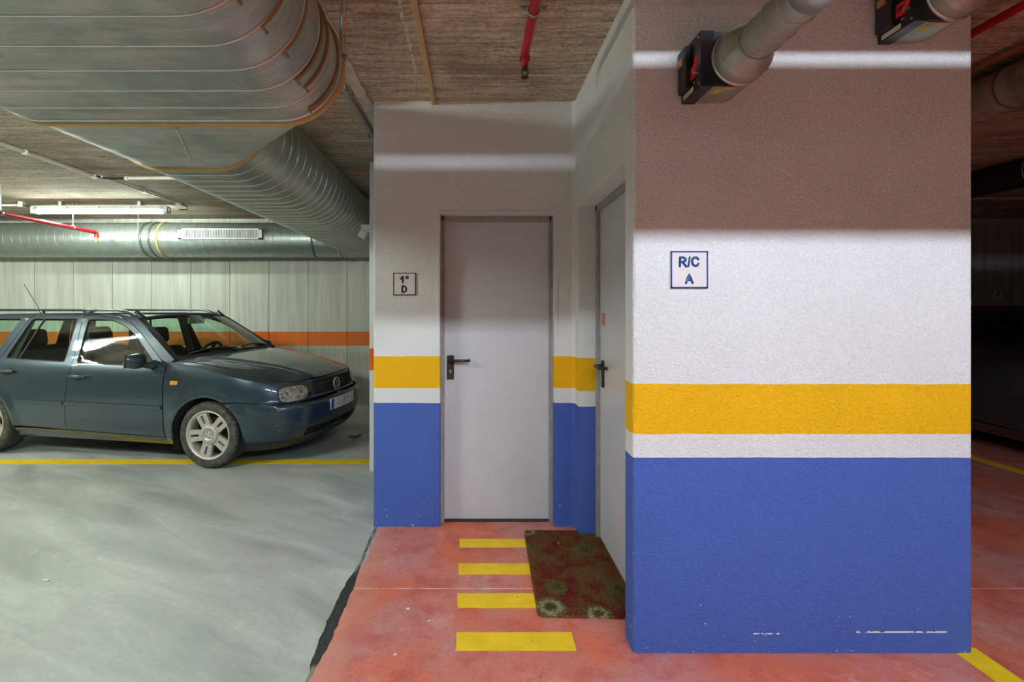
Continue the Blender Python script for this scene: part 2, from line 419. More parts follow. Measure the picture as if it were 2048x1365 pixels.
# back wall: precast panels with open joints
wb = box('wall_back', (X0, Y1 + .03, 0), (X1, Y1 + .2, CEIL), 'slot'); tag(wb, 'far garage wall of vertical precast concrete panels', kind='structure')
pw = .597
pm = MB().box((-pw / 2 + .0035, 0, 0), (pw / 2 - .0035, .05, CEIL)).mesh('panel')
pm.materials.append(M['panel'])
pm2 = MB().box((-pw / 2 + .0035, 0, 0), (pw / 2 - .0035, .05, CEIL)).mesh('panel')
pm2.materials.append(M['panel'])
x = (616 - VPX) / F_PX * Y1 + pw / 2
xs = []
while x > X0: x -= pw
while x < X1 + pw:
    me = pm if x < 1 else pm2
    o = bpy.data.objects.new('panel', me); COL.objects.link(o); o.parent = wb; o.location = (x, Y1, 0); x += pw
for nm, lo, hi in (('wall_left', (X0 - .2, Y0, 0), (X0, Y1 + .2, CEIL)), ('wall_right', (X1, Y0, 0), (X1 + .2, Y1 + .2, CEIL)), ('wall_front', (X0, Y0 - .2, 0), (X1, Y0, CEIL))):
    tag(box(nm, lo, hi, 'plain'), 'plain concrete garage wall', kind='structure')

# storage block: stuccoed walls with two door recesses, one plan swept up through three levels
D1, DP = 3.10, 1.96
XL, XC, XR = -.667, .667, 2.09
A0, A1, AT = -.225, .532, 2.075         # recess of the far door
B0, B1, BT = 2.063, 2.98, 2.10          # recess of the side door
def rc(cx, cy, r, a0, a1, n=5): return [(cx + r * math.cos(math.radians(a0 + (a1 - a0) * i / n)), cy + r * math.sin(math.radians(a0 + (a1 - a0) * i / n))) for i in range(n + 1)]
def plan(lv):
    r = .014
    p = rc(XL + r, D1 + r, r, 180, 270)
    if lv < 1: p += [(A0, D1), (A0, D1 + .16), (A1, D1 + .16), (A1, D1)]
    p += [(XC - .02, D1), (XC, D1 - .02)]
    if lv < 2: p += [(XC, B1), (XC + .16, B1), (XC + .16, B0), (XC, B0)]
    p += rc(XC + r, DP + r, r, 180, 270) + rc(XR - r, DP + r, r, 270, 360) + [(XR, 5.6), (XL, 5.6)]
    return p
mb = MB()
for lv, z0, z1 in ((0, 0, AT), (1, AT, BT), (2, BT, CEIL)):
    p = plan(lv); n = len(p)
    mb.add([(x, y, z0) for x, y in p] + [(x, y, z1) for x, y in p], [(i, (i + 1) % n, n + (i + 1) % n, n + i) for i in range(n)])
mb.add([(A0, D1, AT), (A1, D1, AT), (A1, D1 + .16, AT), (A0, D1 + .16, AT)], [(0, 1, 2, 3)])
mb.add([(XC, B0, BT), (XC + .16, B0, BT), (XC + .16, B1, BT), (XC, B1, BT)], [(0, 1, 2, 3)])
tag(mb.build('wall_storage', 'wall'), 'white stucco storage block with yellow band and blue base', kind='structure')
# raised plaster bead round the far door
mb = MB()
t = .022
mb.box((A0 - t, D1 - .006, .02), (A0, D1 + .01, AT + t), .004); mb.box((A1, D1 - .006, 1.14), (A1 + t, D1 + .01, AT + t), .004); mb.box((A0, D1 - .006, AT), (A1, D1 + .01, AT + t), .004)
tag(mb.build('trim_2', 'wall'), 'raised plaster bead round the far door', kind='structure')

# far grey door
d1 = box('door_1', (A0 + .022, 3.195, .012), (A1 - .022, 3.235, AT - .035), 'door', bev=.002); tag(d1, 'light grey steel door facing the walkway', kind='structure')
mb = MB(); mb.box((A0, 3.165, 0), (A0 + .024, 3.26, AT), .003); mb.box((A1 - .024, 3.165, 0), (A1, 3.26, AT), .003); mb.box((A0, 3.165, AT - .036), (A1, 3.26, AT), .003)
mb.box((A0, 3.15, 0), (A0 + .01, 3.17, AT)); mb.box((A1 - .01, 3.15, 0), (A1, 3.17, AT))
mb.build('door_frame', 'frame', d1)
box('threshold', (A0, 3.17, .0), (A1, 3.25, .012), 'slot', d1)
def handle(door, fn):
    """fn(a along the door, o out of the door, z)"""
    p = MB(); v = []
    for a, o, z in [(a, o, z) for a in (-.024, .024) for o in (0, .008) for z in (.965, 1.13)]: v.append((a, o, z))
    b = bmesh.new(); bmesh.ops.create_cube(b, size=1)
    for w in b.verts: w.co = Vector((w.co.x * .048, w.co.y * .009 + .0045, w.co.z * .165 + 1.0475))
    bmesh.ops.bevel(b, geom=b.edges[:], offset=.003, segments=2, affect='EDGES')
    for w in b.verts: w.co = Vector(fn(*w.co))
    pl = p.bm(b).build('handle_plate', 'black', door)
    path = [(0, .008, 1.098), (0, .042, 1.098), (.006, .053, 1.098), (.02, .058, 1.098), (.105, .058, 1.098), (.12, .053, 1.098), (.126, .040, 1.098), (.126, .012, 1.098)]
    MB().tube([fn(*q) for q in path], .0095, 12).build('lever', 'blackgloss', pl)
    ring = MB().cyl(fn(0, .007, 1.098), fn(0, .016, 1.098), .015); ring.build('rosette', 'black', pl)
    k = MB(); k.cyl(fn(0, .006, 1.022), fn(0, .014, 1.022), .0095); 
    k.tube([fn(0, .011, 1.014), fn(0, .011, 1.004)], .0055, 8); k.build('lock_cylinder', 'brass', pl)
    MB().box((-.0012, 0, -.005), (.0012, .001, .005)).build('keyhole', 'slot', pl).location = fn(0, .0145, 1.022)
handle(d1, lambda a, o, z: (-.160 + a, 3.195 - o, z))
# side door in the right-hand wall
DX = XC + .125
d2 = box('door_2', (DX, B0 + .03, .012), (DX + .03, B1 - .045, BT - .04), 'door_side', bev=.002); tag(d2, 'pale grey steel door in the side wall above the mat', kind='structure')
mb = MB(); mb.box((DX - .02, B1 - .045, 0), (DX + .035, B1, BT), .003); mb.box((DX - .02, B0, 0), (DX + .035, B0 + .03, BT), .003); mb.box((DX - .02, B0, BT - .04), (DX + .035, B1, BT), .003)
mb.build('door_frame', 'frame', d2)
handle(d2, lambda a, o, z: (DX - o, B1 - .115 - a, z))
mb = MB().box((DX - .006, B1 - .15, 1.345), (DX, B1 - .105, 1.42), .002); e = mb.build('lock_rosette', 'copper', d2)
MB().cyl((DX - .006, B1 - .128, 1.382), (DX - .009, B1 - .128, 1.382), .006).build('lock_cylinder', 'brass', e)

# narrow white column behind the block, with orange band
c = empty('column', (-.80, 4.28, 0), 0, 'narrow white painted column with orange band beside the storage block', 'column')
c['kind'] = 'structure'
MB().box((-.13, -.12, 0), (.14, .12, 2.755), .006).build('shaft', 'column', c)
box('head', (-.10, -.09, 2.755), (.14, .12, CEIL), 'concrete_strip', c)
# smooth concrete strip along the ceiling
mb = MB(); pa = []; pb = []
yy = .6
while yy < 4.2: pa.append((-.752, yy)); pb.append((-.680 + random.uniform(-.009, .009), yy)); yy += .07
mb.prism(pa + pb[::-1], lambda x, y, h: (x, y, h), CEIL - .014, CEIL + .01)
tag(mb.build('trim_3', 'concrete_strip'), 'smooth concrete strip along the ceiling by the large duct', kind='structure')

# ------------------------------------------------------------------ floor markings
def marking(name, quad, label, group=None):
    mb = MB(); mb.prism(quad, lambda x, y, h: (x, y, h), .0, .0045 if quad[0][0] > -.6 else .002)
    return tag(mb.build(name, 'tape'), label, 'floor marking', group)
def fl(x, y):
    p = F_PX * EYE / (y - HZ); return ((x - VPX) / F_PX * p, p)
words = ['first yellow floor stripe out from the far grey door', 'second yellow floor stripe out from the far grey door', 'third yellow floor stripe out from the far grey door', 'longest yellow floor stripe, in front of the doormat']
for (xa, xb, ya, yb, xc, xd), w in zip(((919, 1062, 1080, 1097, 919, 1066), (917, 1072, 1129, 1151, 917, 1078), (915, 1088, 1189, 1218, 915, 1094), (913, 1143, 1267, 1304, 912, 1153)), words):
    marking('floor_stripe', [fl(xa, ya), fl(xb, ya), fl(xd, yb), fl(xc, yb)], w, 'walkway stripes')
marking('parking_line', [(X0, 4.36), (-.70, 4.36), (-.70, 4.49), (X0, 4.49)], 'long yellow parking line under the blue estate car', 'parking lines')
marking('parking_line', [(2.02, -2.0), (2.13, -2.0), (2.13, 1.99), (2.02, 1.99)], 'yellow parking line running from the corner of the stucco block', 'parking lines')
marking('parking_line', [(4.78, -3.0), (4.90, -3.0), (4.90, 6.8), (4.78, 6.8)], 'yellow parking line beside the black car', 'parking lines')

# ------------------------------------------------------------------ ducts
def oval(cx, cz, hw, r, n=30):
    p = []
    for i in range(n + 1): a = -PI / 2 + PI * i / n; p.append((cx + hw - r + r * math.cos(a), cz + r * math.sin(a)))
    for i in range(n + 1): a = PI / 2 + PI * i / n; p.append((cx - hw + r + r * math.cos(a), cz + r * math.sin(a)))
    return p
def band(prof, w, h):
    """closed raised band round a profile, centred at y=0"""
    cx = sum(p[0] for p in prof) / len(prof); cz = sum(p[1] for p in prof) / len(prof)
    n = len(prof); nr = []
    for i in range(n):
        a, b = prof[i - 1], prof[(i + 1) % n]; dx, dz = b[0] - a[0], b[1] - a[1]; l = math.hypot(dx, dz); nr.append((dz / l, -dx / l))
    rings = []
    for y, o in ((-w / 2, -.002), (-w / 2, h), (w / 2, h), (w / 2, -.002)): rings.append([(p[0] + q[0] * o, y, p[1] + q[1] * o) for p, q in zip(prof, nr)])
    return MB().loft(rings, smooth=True)
cB = (-1.14, EYE + .903); hB, rB = .65, .212
cS = (-1.5665, EYE + 1.05); hS, rS = .4265, .28
big = empty('ventilation_duct', (0, 0, 0), 0, 'large flat oval galvanised duct tapering to a narrower ribbed run', 'duct')
pB = oval(*cB, hB, rB); pS = oval(*cS, hS, rS)
MB().loft([[(x, y, z) for x, z in pB] for y in (-1.6, -.6, .3, 1.0, 1.4, 1.733)]).build('wide_section', 'duct', big)
tap = []
for i in range(7):
    k = i / 6; tap.append([(a[0] + (b[0] - a[0]) * k, 1.733 + .837 * k, a[1] + (b[1] - a[1]) * k) for a, b in zip(pB, pS)])
MB().loft(tap).build('taper', 'duct', big)
MB().loft([[(x, y, z) for x, z in pS] for y in (2.57, 3.4, 4.2, 5.2, 6.615)]).build('narrow_section', 'duct_mid', big)
sm = band(pB, .007, .003).mesh('seam'); sm.materials.append(M['seam'])
y = 1.733 - .126
while y > -.7:
    o = bpy.data.objects.new('seam', sm); COL.objects.link(o); o.parent = big; o.location = (0, y, 0); y -= .126
ss = band(pS, .006, .003).mesh('seam'); ss.materials.append(M['seam'])
y = 2.70
while y < 6.5:
    o = bpy.data.objects.new('seam', ss); COL.objects.link(o); o.parent = big; o.location = (0, y, 0); o.rotation_euler = (0, 0, 0); y += .118
o = band(pB, .022, .012).build('flange', 'gasket', big); o.location = (0, 1.733, 0)
o = band(pB, .010, .008).build('flange', 'seam', big); o.location = (0, 1.708, 0)
o = band(pS, .03, .012).build('flange', 'gasket', big); o.location = (0, 2.575, 0)
# brown sealant beads on the right shoulder
def bead(y, a0, a1):
    cx, cz = cB[0] + hB - rB, cB[1]
    pts = [(cx + (rB + .004) * math.cos(math.radians(a)), y, cz + (rB + .004) * math.sin(math.radians(a))) for a in [a0 + (a1 - a0) * i / 12 for i in range(13)]]
    pts.insert(0, (pts[0][0], y + .03, pts[0][2]))
    MB().tube(pts, .005, 6).build('sealant_bead', 'sealant', big)
for i, (y, a0) in enumerate(((1.10, -50), (1.23, -48), (1.36, -46), (1.50, -52), (1.56, -50), (1.68, -60), (1.00, -40))): bead(y, a0, 45)
mb = MB(); mb.tube([(-1.146, 1.80, .0), (-1.31, 2.13, 0), (-1.48, 2.46, 0)], .004, 6)
mb.v = [(x, y, EYE + .690 + .080 * (y - 1.733) / .837 + z) for x, y, z in mb.v]; mb.build('lap_seam', 'seam', big)
# support bracket at the flange with a threaded rod
rod = empty('hanger_rod', (-.49, 1.73, EYE + .93), 0, 'threaded steel hanger rod beside the large duct flange', 'hanger')
MB().cyl((0, 0, -.03), (0, 0, CEIL - EYE - .93), .006, n=10).build('rod', 'steel', rod)
MB().cyl((0, 0, 0), (0, 0, .008), .022, n=16).build('washer', 'steel', rod)
MB().cyl((0, 0, -.014), (0, 0, 0), .011, n=6).build('nut', 'steel', rod)
MB().box((-.05, -.012, -.004), (.02, .012, 0)).build('lug', 'steel', rod)
p0 = pix(691, -60, 1.95); p1 = pix(690, 110, 1.95); p2 = pix(684, 190, 1.95)
tag(MB().tube([(p0[0], 1.95, CEIL), p1, ((p1[0] + p2[0]) / 2 + .004, 1.95, (p1[2] + p2[2]) / 2), p2, (p2[0] - .008, 1.95, p2[2] + .01)], .003, 8).build('hanging_wire', 'copper'), 'thin copper wire dangling beside the large duct', 'wire')

# round duct along the far wall, with grille
rd = empty('round_duct', (0, 6.86, EYE + 1.005), 0, 'pale round spiral duct running along the panelled wall', 'duct')
def ring_x(r): return [(r * math.cos(2 * PI * i / 36), r * math.sin(2 * PI * i / 36)) for i in range(36)]
MB().loft([[(x, y, z) for y, z in ring_x(.252)] for x in (X0 + .01, -6, -4, -2.5, -.9)]).build('duct_body', 'duct_pale', rd)
def band_x(r, w, h, tilt=0.0):
    mb = MB(); rings = []
    for dx, o in ((-w / 2, -.002), (-w / 2, h), (w / 2, h), (w / 2, -.002)): rings.append([(dx + tilt * z, y * (r + o) / r, z * (r + o) / r) for y, z in ring_x(r)])
    return mb.loft(rings)
sx = band_x(.252, .006, .0025, -.10).mesh('seam'); sx.materials.append(M['seam_pale'])
x = -7.4
while x < -1.0:
    o = bpy.data.objects.new('seam', sx); COL.objects.link(o); o.parent = rd; o.location = (x, 0, 0); x += .123
for xx, mt in ((-4.60, 'seam_dark'), (-4.72, 'seam_dark'), (-4.49, 'gasket'), (-2.30, 'seam_dark'), (-1.93, 'gasket')):
    o = band_x(.252, .026, .010).build('collar', mt, rd); o.location = (xx, 0, 0)
mb = MB(); mb.tube([(-4.82, -.255, .06), (-4.55, -.262, .05)], .006, 6); mb.tube([(-4.73, -.268, 0.36), (-4.73, -.268, .02)], .005, 6); mb.build('support_strap', 'steel', rd)
mb = MB(); mb.tube([(-2.32, -.262, .14), (-2.32, -.262, .02)], .006, 6); mb.build('support_strap', 'steel', rd)
g = empty('air_grille', (-3.57, 6.585, EYE + 1.055), 0, 'white louvred air grille set into the pale round duct', 'grille')
gw, gh = .59, .078
mb = MB(); mb.box((-gw, -.012, -gh), (gw, .012, -gh + .022), .003); mb.box((-gw, -.012, gh - .022), (gw, .012, gh), .003); mb.box((-gw, -.012, -gh), (-gw + .05, .012, gh), .003); mb.box((gw - .05, -.012, -gh), (gw, .012, gh), .003)
mb.box((-gw + .02, .012, -gh + .01), (gw - .02, .04, gh - .01)); mb.build('frame', 'white_metal', g)
box('backing', (-gw + .04, .004, -gh + .015), (gw - .04, .014, gh - .015), 'slot', g)
sl = MB().box((-.0065, -.010, -gh + .02), (.0065, .006, gh - .02)).mesh('slat'); sl.materials.append(M['white_metal'])
for i in range(48):
    o = bpy.data.objects.new('slat', sl); COL.objects.link(o); o.parent = g; o.location = (-gw + .06 + i * (2 * gw - .12) / 47, 0, 0)

# overhead collector ducts in front of the pillar (feed the two fire dampers; their shade falls on the walls)
for nm, yy, zz, r, xa, xb, lab in (('collector_duct', .30, EYE + 1.0125, .1355, -.484, 8.8, 'galvanised collector duct crossing overhead in front of the stucco block'),
                                   ('collector_duct', .62, EYE + 1.233, .090, -.484, 8.8, 'slim collector duct tight under the ceiling in front of the stucco block')):
    e = empty(nm, (0, yy, zz), 0, lab, 'duct')
    MB().cyl((xa, 0, 0), (xb, 0, 0), r, n=40).build('duct_body', 'pipe_galv', e)
    bd = band_x(r, .012, .005).mesh('seam'); bd.materials.append(M['seam_dark'])
    for i in range(0, 30):
        o = bpy.data.objects.new('seam', bd); COL.objects.link(o); o.parent = e; o.location = (-.3 + i * .3, 0, 0)

# ------------------------------------------------------------------ strokes (hand-painted glyphs)
GL = {
 'R': [[(0, 0), (.04, 1)], [(.04, 1), (.45, 1.0), (.66, .86), (.66, .66), (.45, .52), (.06, .5)], [(.3, .5), (.75, -.05)]],
 '/': [[(.0, 0), (.16, 1.02)]],
 'C': [[(.72, .78), (.55, .97), (.3, .98), (.08, .78), (.03, .5), (.1, .2), (.32, .02), (.56, .04), (.74, .26)]],
 'A': [[(0, 0), (.36, 1), (.76, 0)], [(.14, .32), (.62, .32)]],
 '1': [[(0, .55), (.34, .98), (.32, 0)]],
 'D': [[(0, 0), (0, 1), (.32, 1), (.58, .84), (.66, .5), (.58, .16), (.32, 0), (0, 0)]],
 'o': [[(.18 * math.cos(a) + .2, .18 * math.sin(a) + .2) for a in [2 * PI * i / 12 for i in range(13)]]],
 'N': [[(0, 0), (0, 1), (.62, 0), (.62, 1)]],
 'O': [[(.36 + .36 * math.cos(a), .5 + .5 * math.sin(a)) for a in [2 * PI * i / 16 for i in range(17)]]],
 'r': [[(0, 0), (.02, .9)], [(.02, .6), (.25, .95), (.9, .95)]]}
def glyph(ch, x, z, h, r, fn, name, mat, parent):
    mb = MB()
    for st in GL[ch]:
        pts = []
        for a, b in zip(st, st[1:]):
            for k in range(4): pts.append((a[0] + (b[0] - a[0]) * k / 4, a[1] + (b[1] - a[1]) * k / 4))
        pts.append(st[-1])
        q = [fn(x + p[0] * h, z + p[1] * h) for p in pts]
        mb.tube(q, r, 8)
        for e in (q[0], q[-1]):
            mb.lathe([(r * math.cos(a), r * math.sin(a)) for a in [-PI / 2 + PI * i / 6 for i in range(7)]], 'z', e, 8)
    return mb.build(name, mat, parent)
def sign(x0, x1, z0, z1, y, lines, ink, label):
    s = empty('door_sign', ((x0 + x1) / 2, y, z0), 0, label, 'sign', 'door signs')
    w = (x1 - x0) / 2; h = z1 - z0
    MB().box((-w, -.008, 0), (w, 0, h), .0015).build('tile', 'tile', s)
    t = .0055
    mb = MB(); mb.box((-w, -.0095, 0), (-w + t, -.007, h)); mb.box((w - t, -.0095, 0), (w, -.007, h)); mb.box((-w, -.0095, 0), (w, -.007, t)); mb.box((-w, -.0095, h - t), (w, -.007, h))
    mb.build('border', ink, s)
    for ch, gx, gz, gh, gr in lines: glyph(ch, gx, gz, gh, gr, lambda a, b: (a, -.008, b), 'letter', ink, s)
a = pix(787, 591, D1); b = pix(832, 546, D1)
sign(a[0], b[0], a[2], b[2], D1, (('1', -.026, .085, .042, .0055), ('o', .007, .108, .044, .0040), ('D', -.016, .020, .040, .0055)), 'ink_dark', 'small white tile sign lettered 1º D left of the far door')
a = pix(1340, 577, DP); b = pix(1414, 503, DP)
sign(a[0], b[0], a[2], b[2], DP, (('R', -.040, .092, .036, .0050), ('/', -.004, .092, .036, .0044), ('C', .010, .092, .037, .0052), ('A', -.014, .022, .036, .0050)), 'ink', 'white tile sign lettered R/C A on the front of the stucco block')

# ------------------------------------------------------------------ fire dampers on the pillar
def damper(x0, zb, label, plabel, pipe_to, sleeve, no_text):
    """x0, zb: lower left corner on the wall"""
    e = empty('fire_damper', (x0, DP, zb), 0, label, 'damper', 'fire dampers')
    r = .102; cx = .148; cz = .004 + r
    mech = MB(); pr = [(0, 0), (.052, 0), (.052, .215), (.016, .215), (0, .165)]
    mech.prism([(0, 0), (.052, 0), (.052, .212), (0, .212)], lambda a, b, h: (a, h, b), -.165, 0); mech.build('mechanism_box', 'blackgloss', e)
    body = [(.050, .004)] + [(cx + r * math.cos(a), cz + r * math.sin(a)) for a in [-PI / 2 + PI * i / 14 for i in range(15)]] + [(.050, .004 + 2 * r)]
    MB().prism(body, lambda a, b, h: (a, h, b), -.155, .0).build('housing', 'pipe_galv', e)
    MB().prism([(a * .99 + .001, b) for a, b in body], lambda a, b, h: (a, h, b), -.164, -.150).build('face_plate', 'black', e)
    b2 = [(cx + r * 1.0 * math.cos(2 * PI * i / 32), cz + r * math.sin(2 * PI * i / 32)) for i in range(32)]
    mb = MB(); mb.lathe([(r, -.15), (r, -.215), (r * .985, -.218), (r * .93, -.222), (.070, -.262), (.069, -.285)], 'y', (cx, 0, cz), 36); mb.build('collar', 'pipe_galv', e)
    MB().lathe([(r + .001, -.158), (r + .006, -.162), (r + .006, -.170), (r + .001, -.174)], 'y', (cx, 0, cz), 36).build('collar_rim', 'seam', e)
    # release mechanism on the left face
    f = lambda a, b, o: (-o, a, b)                          # a along -y depth, b up, o outwards
    box('cover', (-.022, -.085, .03), (0, -.012, .20), 'black', e, .004)
    box('terminal', (-.03, -.066, .13), (-.018, -.03, .16), 'copper', e, .002)
    pl = box('red_plate', (-.004, -.128, .055), (0, -.088, .105), 'red', e, .001)
    if no_text:
        glyph('N', -.121, .073, .018, .0016, lambda a, b: (-.005, a, b), 'letter', 'slot', pl); glyph('O', -.106, .073, .018, .0016, lambda a, b: (-.005, a, b), 'letter', 'slot', pl)
    MB().tube([(-.012, -.142, .062), (-.012, -.150, .09), (-.012, -.154, .118)], [.009, .008, .007], 10, flat=(.7, 1, 1)).build('lever', 'red', e)
    MB().cyl((-.02, -.142, .062), (0, -.142, .062), .007, n=10).build('pivot', 'steel', e)
    box('label', (-.0015, -.108, .006), (0, -.02, .026), 'label_cream', e)
    for a, b in ((-.118, .035), (-.15, .195), (-.03, .035), (-.155, .015)): MB().cyl((-.005, a, b), (.001, a, b), .005, n=8).build('screw', 'steel', e)
    box('sticker', (.075, -.13, .0025), (.105, -.09, .005), 'label_green', e); box('sticker', (.105, -.145, .0025), (.150, -.128, .005), 'label_orange', e)
    for a in (-.6, 2.4): MB().cyl((cx + r * math.cos(a), -.2, cz + r * math.sin(a)), (cx + (r + .006) * math.cos(a), -.2, cz + (r + .006) * math.sin(a)), .004, n=8).build('rivet', 'steel', e)
    pp = empty('vent_pipe', (x0 + cx, DP - .275, zb + cz), 0, plabel, 'pipe', 'damper pipes')
    L = DP - .275 - pipe_to
    MB().cyl((0, 0, 0), (0, -L, 0), .067, n=36).build('pipe', 'pipe_galv', pp)
    rm = MB().lathe([(.066, -.005), (.070, -.003), (.071, 0), (.070, .003), (.066, .005)], 'y', (0, 0, 0), 32).mesh('seam'); rm.materials.append(M['pipe_galv'])
    y = -.045
    while y > -L + .1:
        o = bpy.data.objects.new('seam', rm); COL.objects.link(o); o.parent = pp; o.location = (0, y, 0); y -= .085
    MB().lathe([(.069, -.005), (.074, 0), (.074, .10), (.069, .105)], 'y', (0, -.37, 0), 36).build('sleeve', 'duct_pale', pp)
damper(.869, EYE + .856, 'black fire damper nearer the side door, on the stucco block', 'galvanised pipe rising from the damper nearer the side door', .40, 0, False)
damper(1.69, EYE + 1.106, 'black fire damper with red NO plate near the outer edge of the stucco block', 'galvanised pipe rising from the damper with the NO plate', .70, 0, True)

# ------------------------------------------------------------------ pipes, conduits
def sprinkler(e, p, scale=1.0, metal='brass'):
    k = scale
    MB().cyl((p[0], p[1], p[2]), (p[0], p[1], p[2] - .014 * k), .009 * k, n=8).build('sprinkler_base', metal, e)
    mb = MB(); mb.tube([(p[0] - .009 * k, p[1], p[2] - .012 * k), (p[0] - .011 * k, p[1], p[2] - .026 * k), (p[0], p[1], p[2] - .038 * k), (p[0] + .011 * k, p[1], p[2] - .026 * k), (p[0] + .009 * k, p[1], p[2] - .012 * k)], .0025 * k, 6)
    mb.cyl((p[0], p[1], p[2] - .037 * k), (p[0], p[1], p[2] - .040 * k), .013 * k, n=12); mb.build('sprinkler_head', metal, e)
e = empty('sprinkler_pipe', (.257, 2.36, EYE + 1.285), 0, 'red sprinkler pipe clamped to the ceiling above the far door', 'pipe')
MB().tube([(0, -1.52, 0), (0, -.03, 0), (0, -.01, -.004), (0, .002, -.018), (0, .004, -.036)], .0215, 16).build('pipe', 'redpipe', e)
MB().cyl((0, .004, -.012), (0, .004, -.028), .027, n=16).build('coupling', 'redpipe', e)
MB().cyl((0, .004, -.036), (0, .004, -.060), .019, .015, n=14).build('reducer', 'redpipe', e)
sprinkler(e, (0, .004, -.058), 1.5, 'rust')
for yy in (-.34, -1.2):
    mb = MB(); mb.lathe([(.022, -.009), (.026, -.009), (.026, .009), (.022, .009)], 'y', (0, yy, 0), 20, True); mb.box((-.062, yy - .008, .018), (.062, yy + .008, .022)); 
    mb.box((-.004, yy - .006, .02), (.004, yy + .006, CEIL - EYE - 1.285)); cl = mb.build('clamp', 'steel', e)
    for sx in (-.045, .045): MB().cyl((sx, yy, .023), (sx, yy, .008), .007, n=8).build('bolt', 'steel', cl)
e = empty('sprinkler_pipe', (-5.20, 6.42, EYE + 1.05), 0, 'long red sprinkler pipe hung from rods in front of the pale duct', 'pipe')
MB().tube([(-.05, -5.5, .02), (0, 0, 0), (.004, .02, -.01), (.005, .024, -.05)], .024, 14).build('pipe', 'redpipe', e)
MB().cyl((.005, .024, -.02), (.005, .024, -.065), .029, n=12).build('coupling', 'redpipe', e)
sprinkler(e, (.005, .024, -.06), 2.0)
for yy in (-.35, -1.28, -2.4):
    mb = MB(); mb.cyl((-.0, yy, 0), (-.0, yy, CEIL - EYE - 1.05), .006, n=8); mb.lathe([(.024, -.012), (.031, -.012), (.031, .012), (.024, .012)], 'y', (0, yy, 0.004), 16, True); mb.build('hanger', 'steel', e)
e = empty('sprinkler_pipe', (2.35, 1.4, EYE + 1.30), 0, 'dark red sprinkler pipe on the ceiling beyond the stucco block', 'pipe')
MB().cyl((0, -.62, 0), (0, 5.4, 0), .019, n=14).build('pipe', 'redpipe', e)
for yy in (-.5, 1.2, 2.9): box('clamp', (-.03, yy - .01, .0), (.03, yy + .01, CEIL - EYE - 1.30), 'steel', e)

tag(box('cable_conduit', (-.280, -1.0, CEIL - .024), (-.250, D1 + .004, CEIL), 'beige', bev=.003), 'beige cable conduit on the ceiling above the far door', 'conduit')
zc = CEIL - .016
e = empty('cable_conduit', (-3.88, 4.8, zc), 0, 'thick cream conduit on the ceiling with clips, over the estate car', 'conduit')
MB().cyl((0, -4.2, 0), (0, 0, 0), .018, n=12).build('pipe', 'cream', e)
for yy in (-.02, -.75, -1.6): MB().lathe([(.018, -.02), (.025, -.02), (.025, .02), (.018, .02)], 'y', (0, yy, 0), 14, True).build('clip', 'cream', e)
e = empty('cable_conduit', (-3.82, 4.8, zc), 0, 'thin cream conduit leading along the ceiling to the light fitting', 'conduit')
MB().cyl((0, 0, 0), (.02, 1.28, 0), .011, n=10).build('pipe', 'cream', e)
for yy in (.62, 1.24): box('clip', (-.022, yy - .02, -.016), (.034, yy + .02, .016), 'cream', e)
MB().tube([(.02, 1.26, 0), (.06, 1.34, -.02), (.05, 1.36, -.05), (-.02, 1.3, -.06)], .007, 8).build('cable', 'slot', e)
e = empty('cable_conduit', (-3.74, 4.86, zc), 0, 'short cream conduit branching across the ceiling towards the oval duct', 'conduit')
MB().cyl((.12, 0, 0), (2.2, 0, 0), .017, n=12).build('pipe', 'cream', e)
for xx in (.14, .80): MB().lathe([(.018, -.018), (.025, -.018), (.025, .018), (.018, .018)], 'x', (xx, 0, 0), 14, True).build('clip', 'cream', e)
MB().tube([(-.13, -.08, -.0), (-.06, -.03, -.008), (.02, -.005, -.006), (.12, 0, 0)], .010, 8).build('cable', 'slot', e)
e = empty('cable_conduit', (-5.8, 6.0, zc), 0, 'cream conduit running into the far end of the light fitting', 'conduit')
MB().cyl((-3.2, 0, -.03), (.02, 0, -.03), .014, n=10).build('pipe', 'cream', e)
box('clip', (-.03, -.02, -.05), (.03, .02, .016), 'cream', e)
MB().tube([(.02, 0, -.03), (.08, 0, -.04), (.16, 0, -.06)], .008, 8).build('cable', 'slot', e)
e = empty('cable_conduit', (-.80, 2.85, CEIL - .02), 0, 'grey conduit on the ceiling between oval duct and stucco block', 'conduit')
MB().cyl((0, 0, 0), (.012, .95, 0), .016, n=10).build('pipe', 'greyconduit', e)
for yy in (.12, .84): box('clip', (-.03, yy - .012, -.008), (.03, yy + .012, .02), 'greyconduit', e)
tag(MB().tube([(-1.3, 4.22, EYE + 1.225), (-1.0, 4.22, EYE + 1.225), (-.94, 4.22, EYE + 1.215), (-.91, 4.22, EYE + 1.18)], .009, 8).build('copper_pipe', 'copper'), 'short copper pipe from the ribbed duct to the narrow column', 'pipe')
# small white plastic fitting on the column
e = empty('junction_fitting', (-.935, 4.21, EYE + .69), 0, 'small white plastic fitting on the side of the narrow column', 'fitting')
box('back_box', (-.075, -.03, .0), (.01, .04, .065), 'white_metal', e, .006)
box('spout', (-.095, -.04, -.055), (-.035, .02, .012), 'white_metal', e, .006, (0, .5, 0))

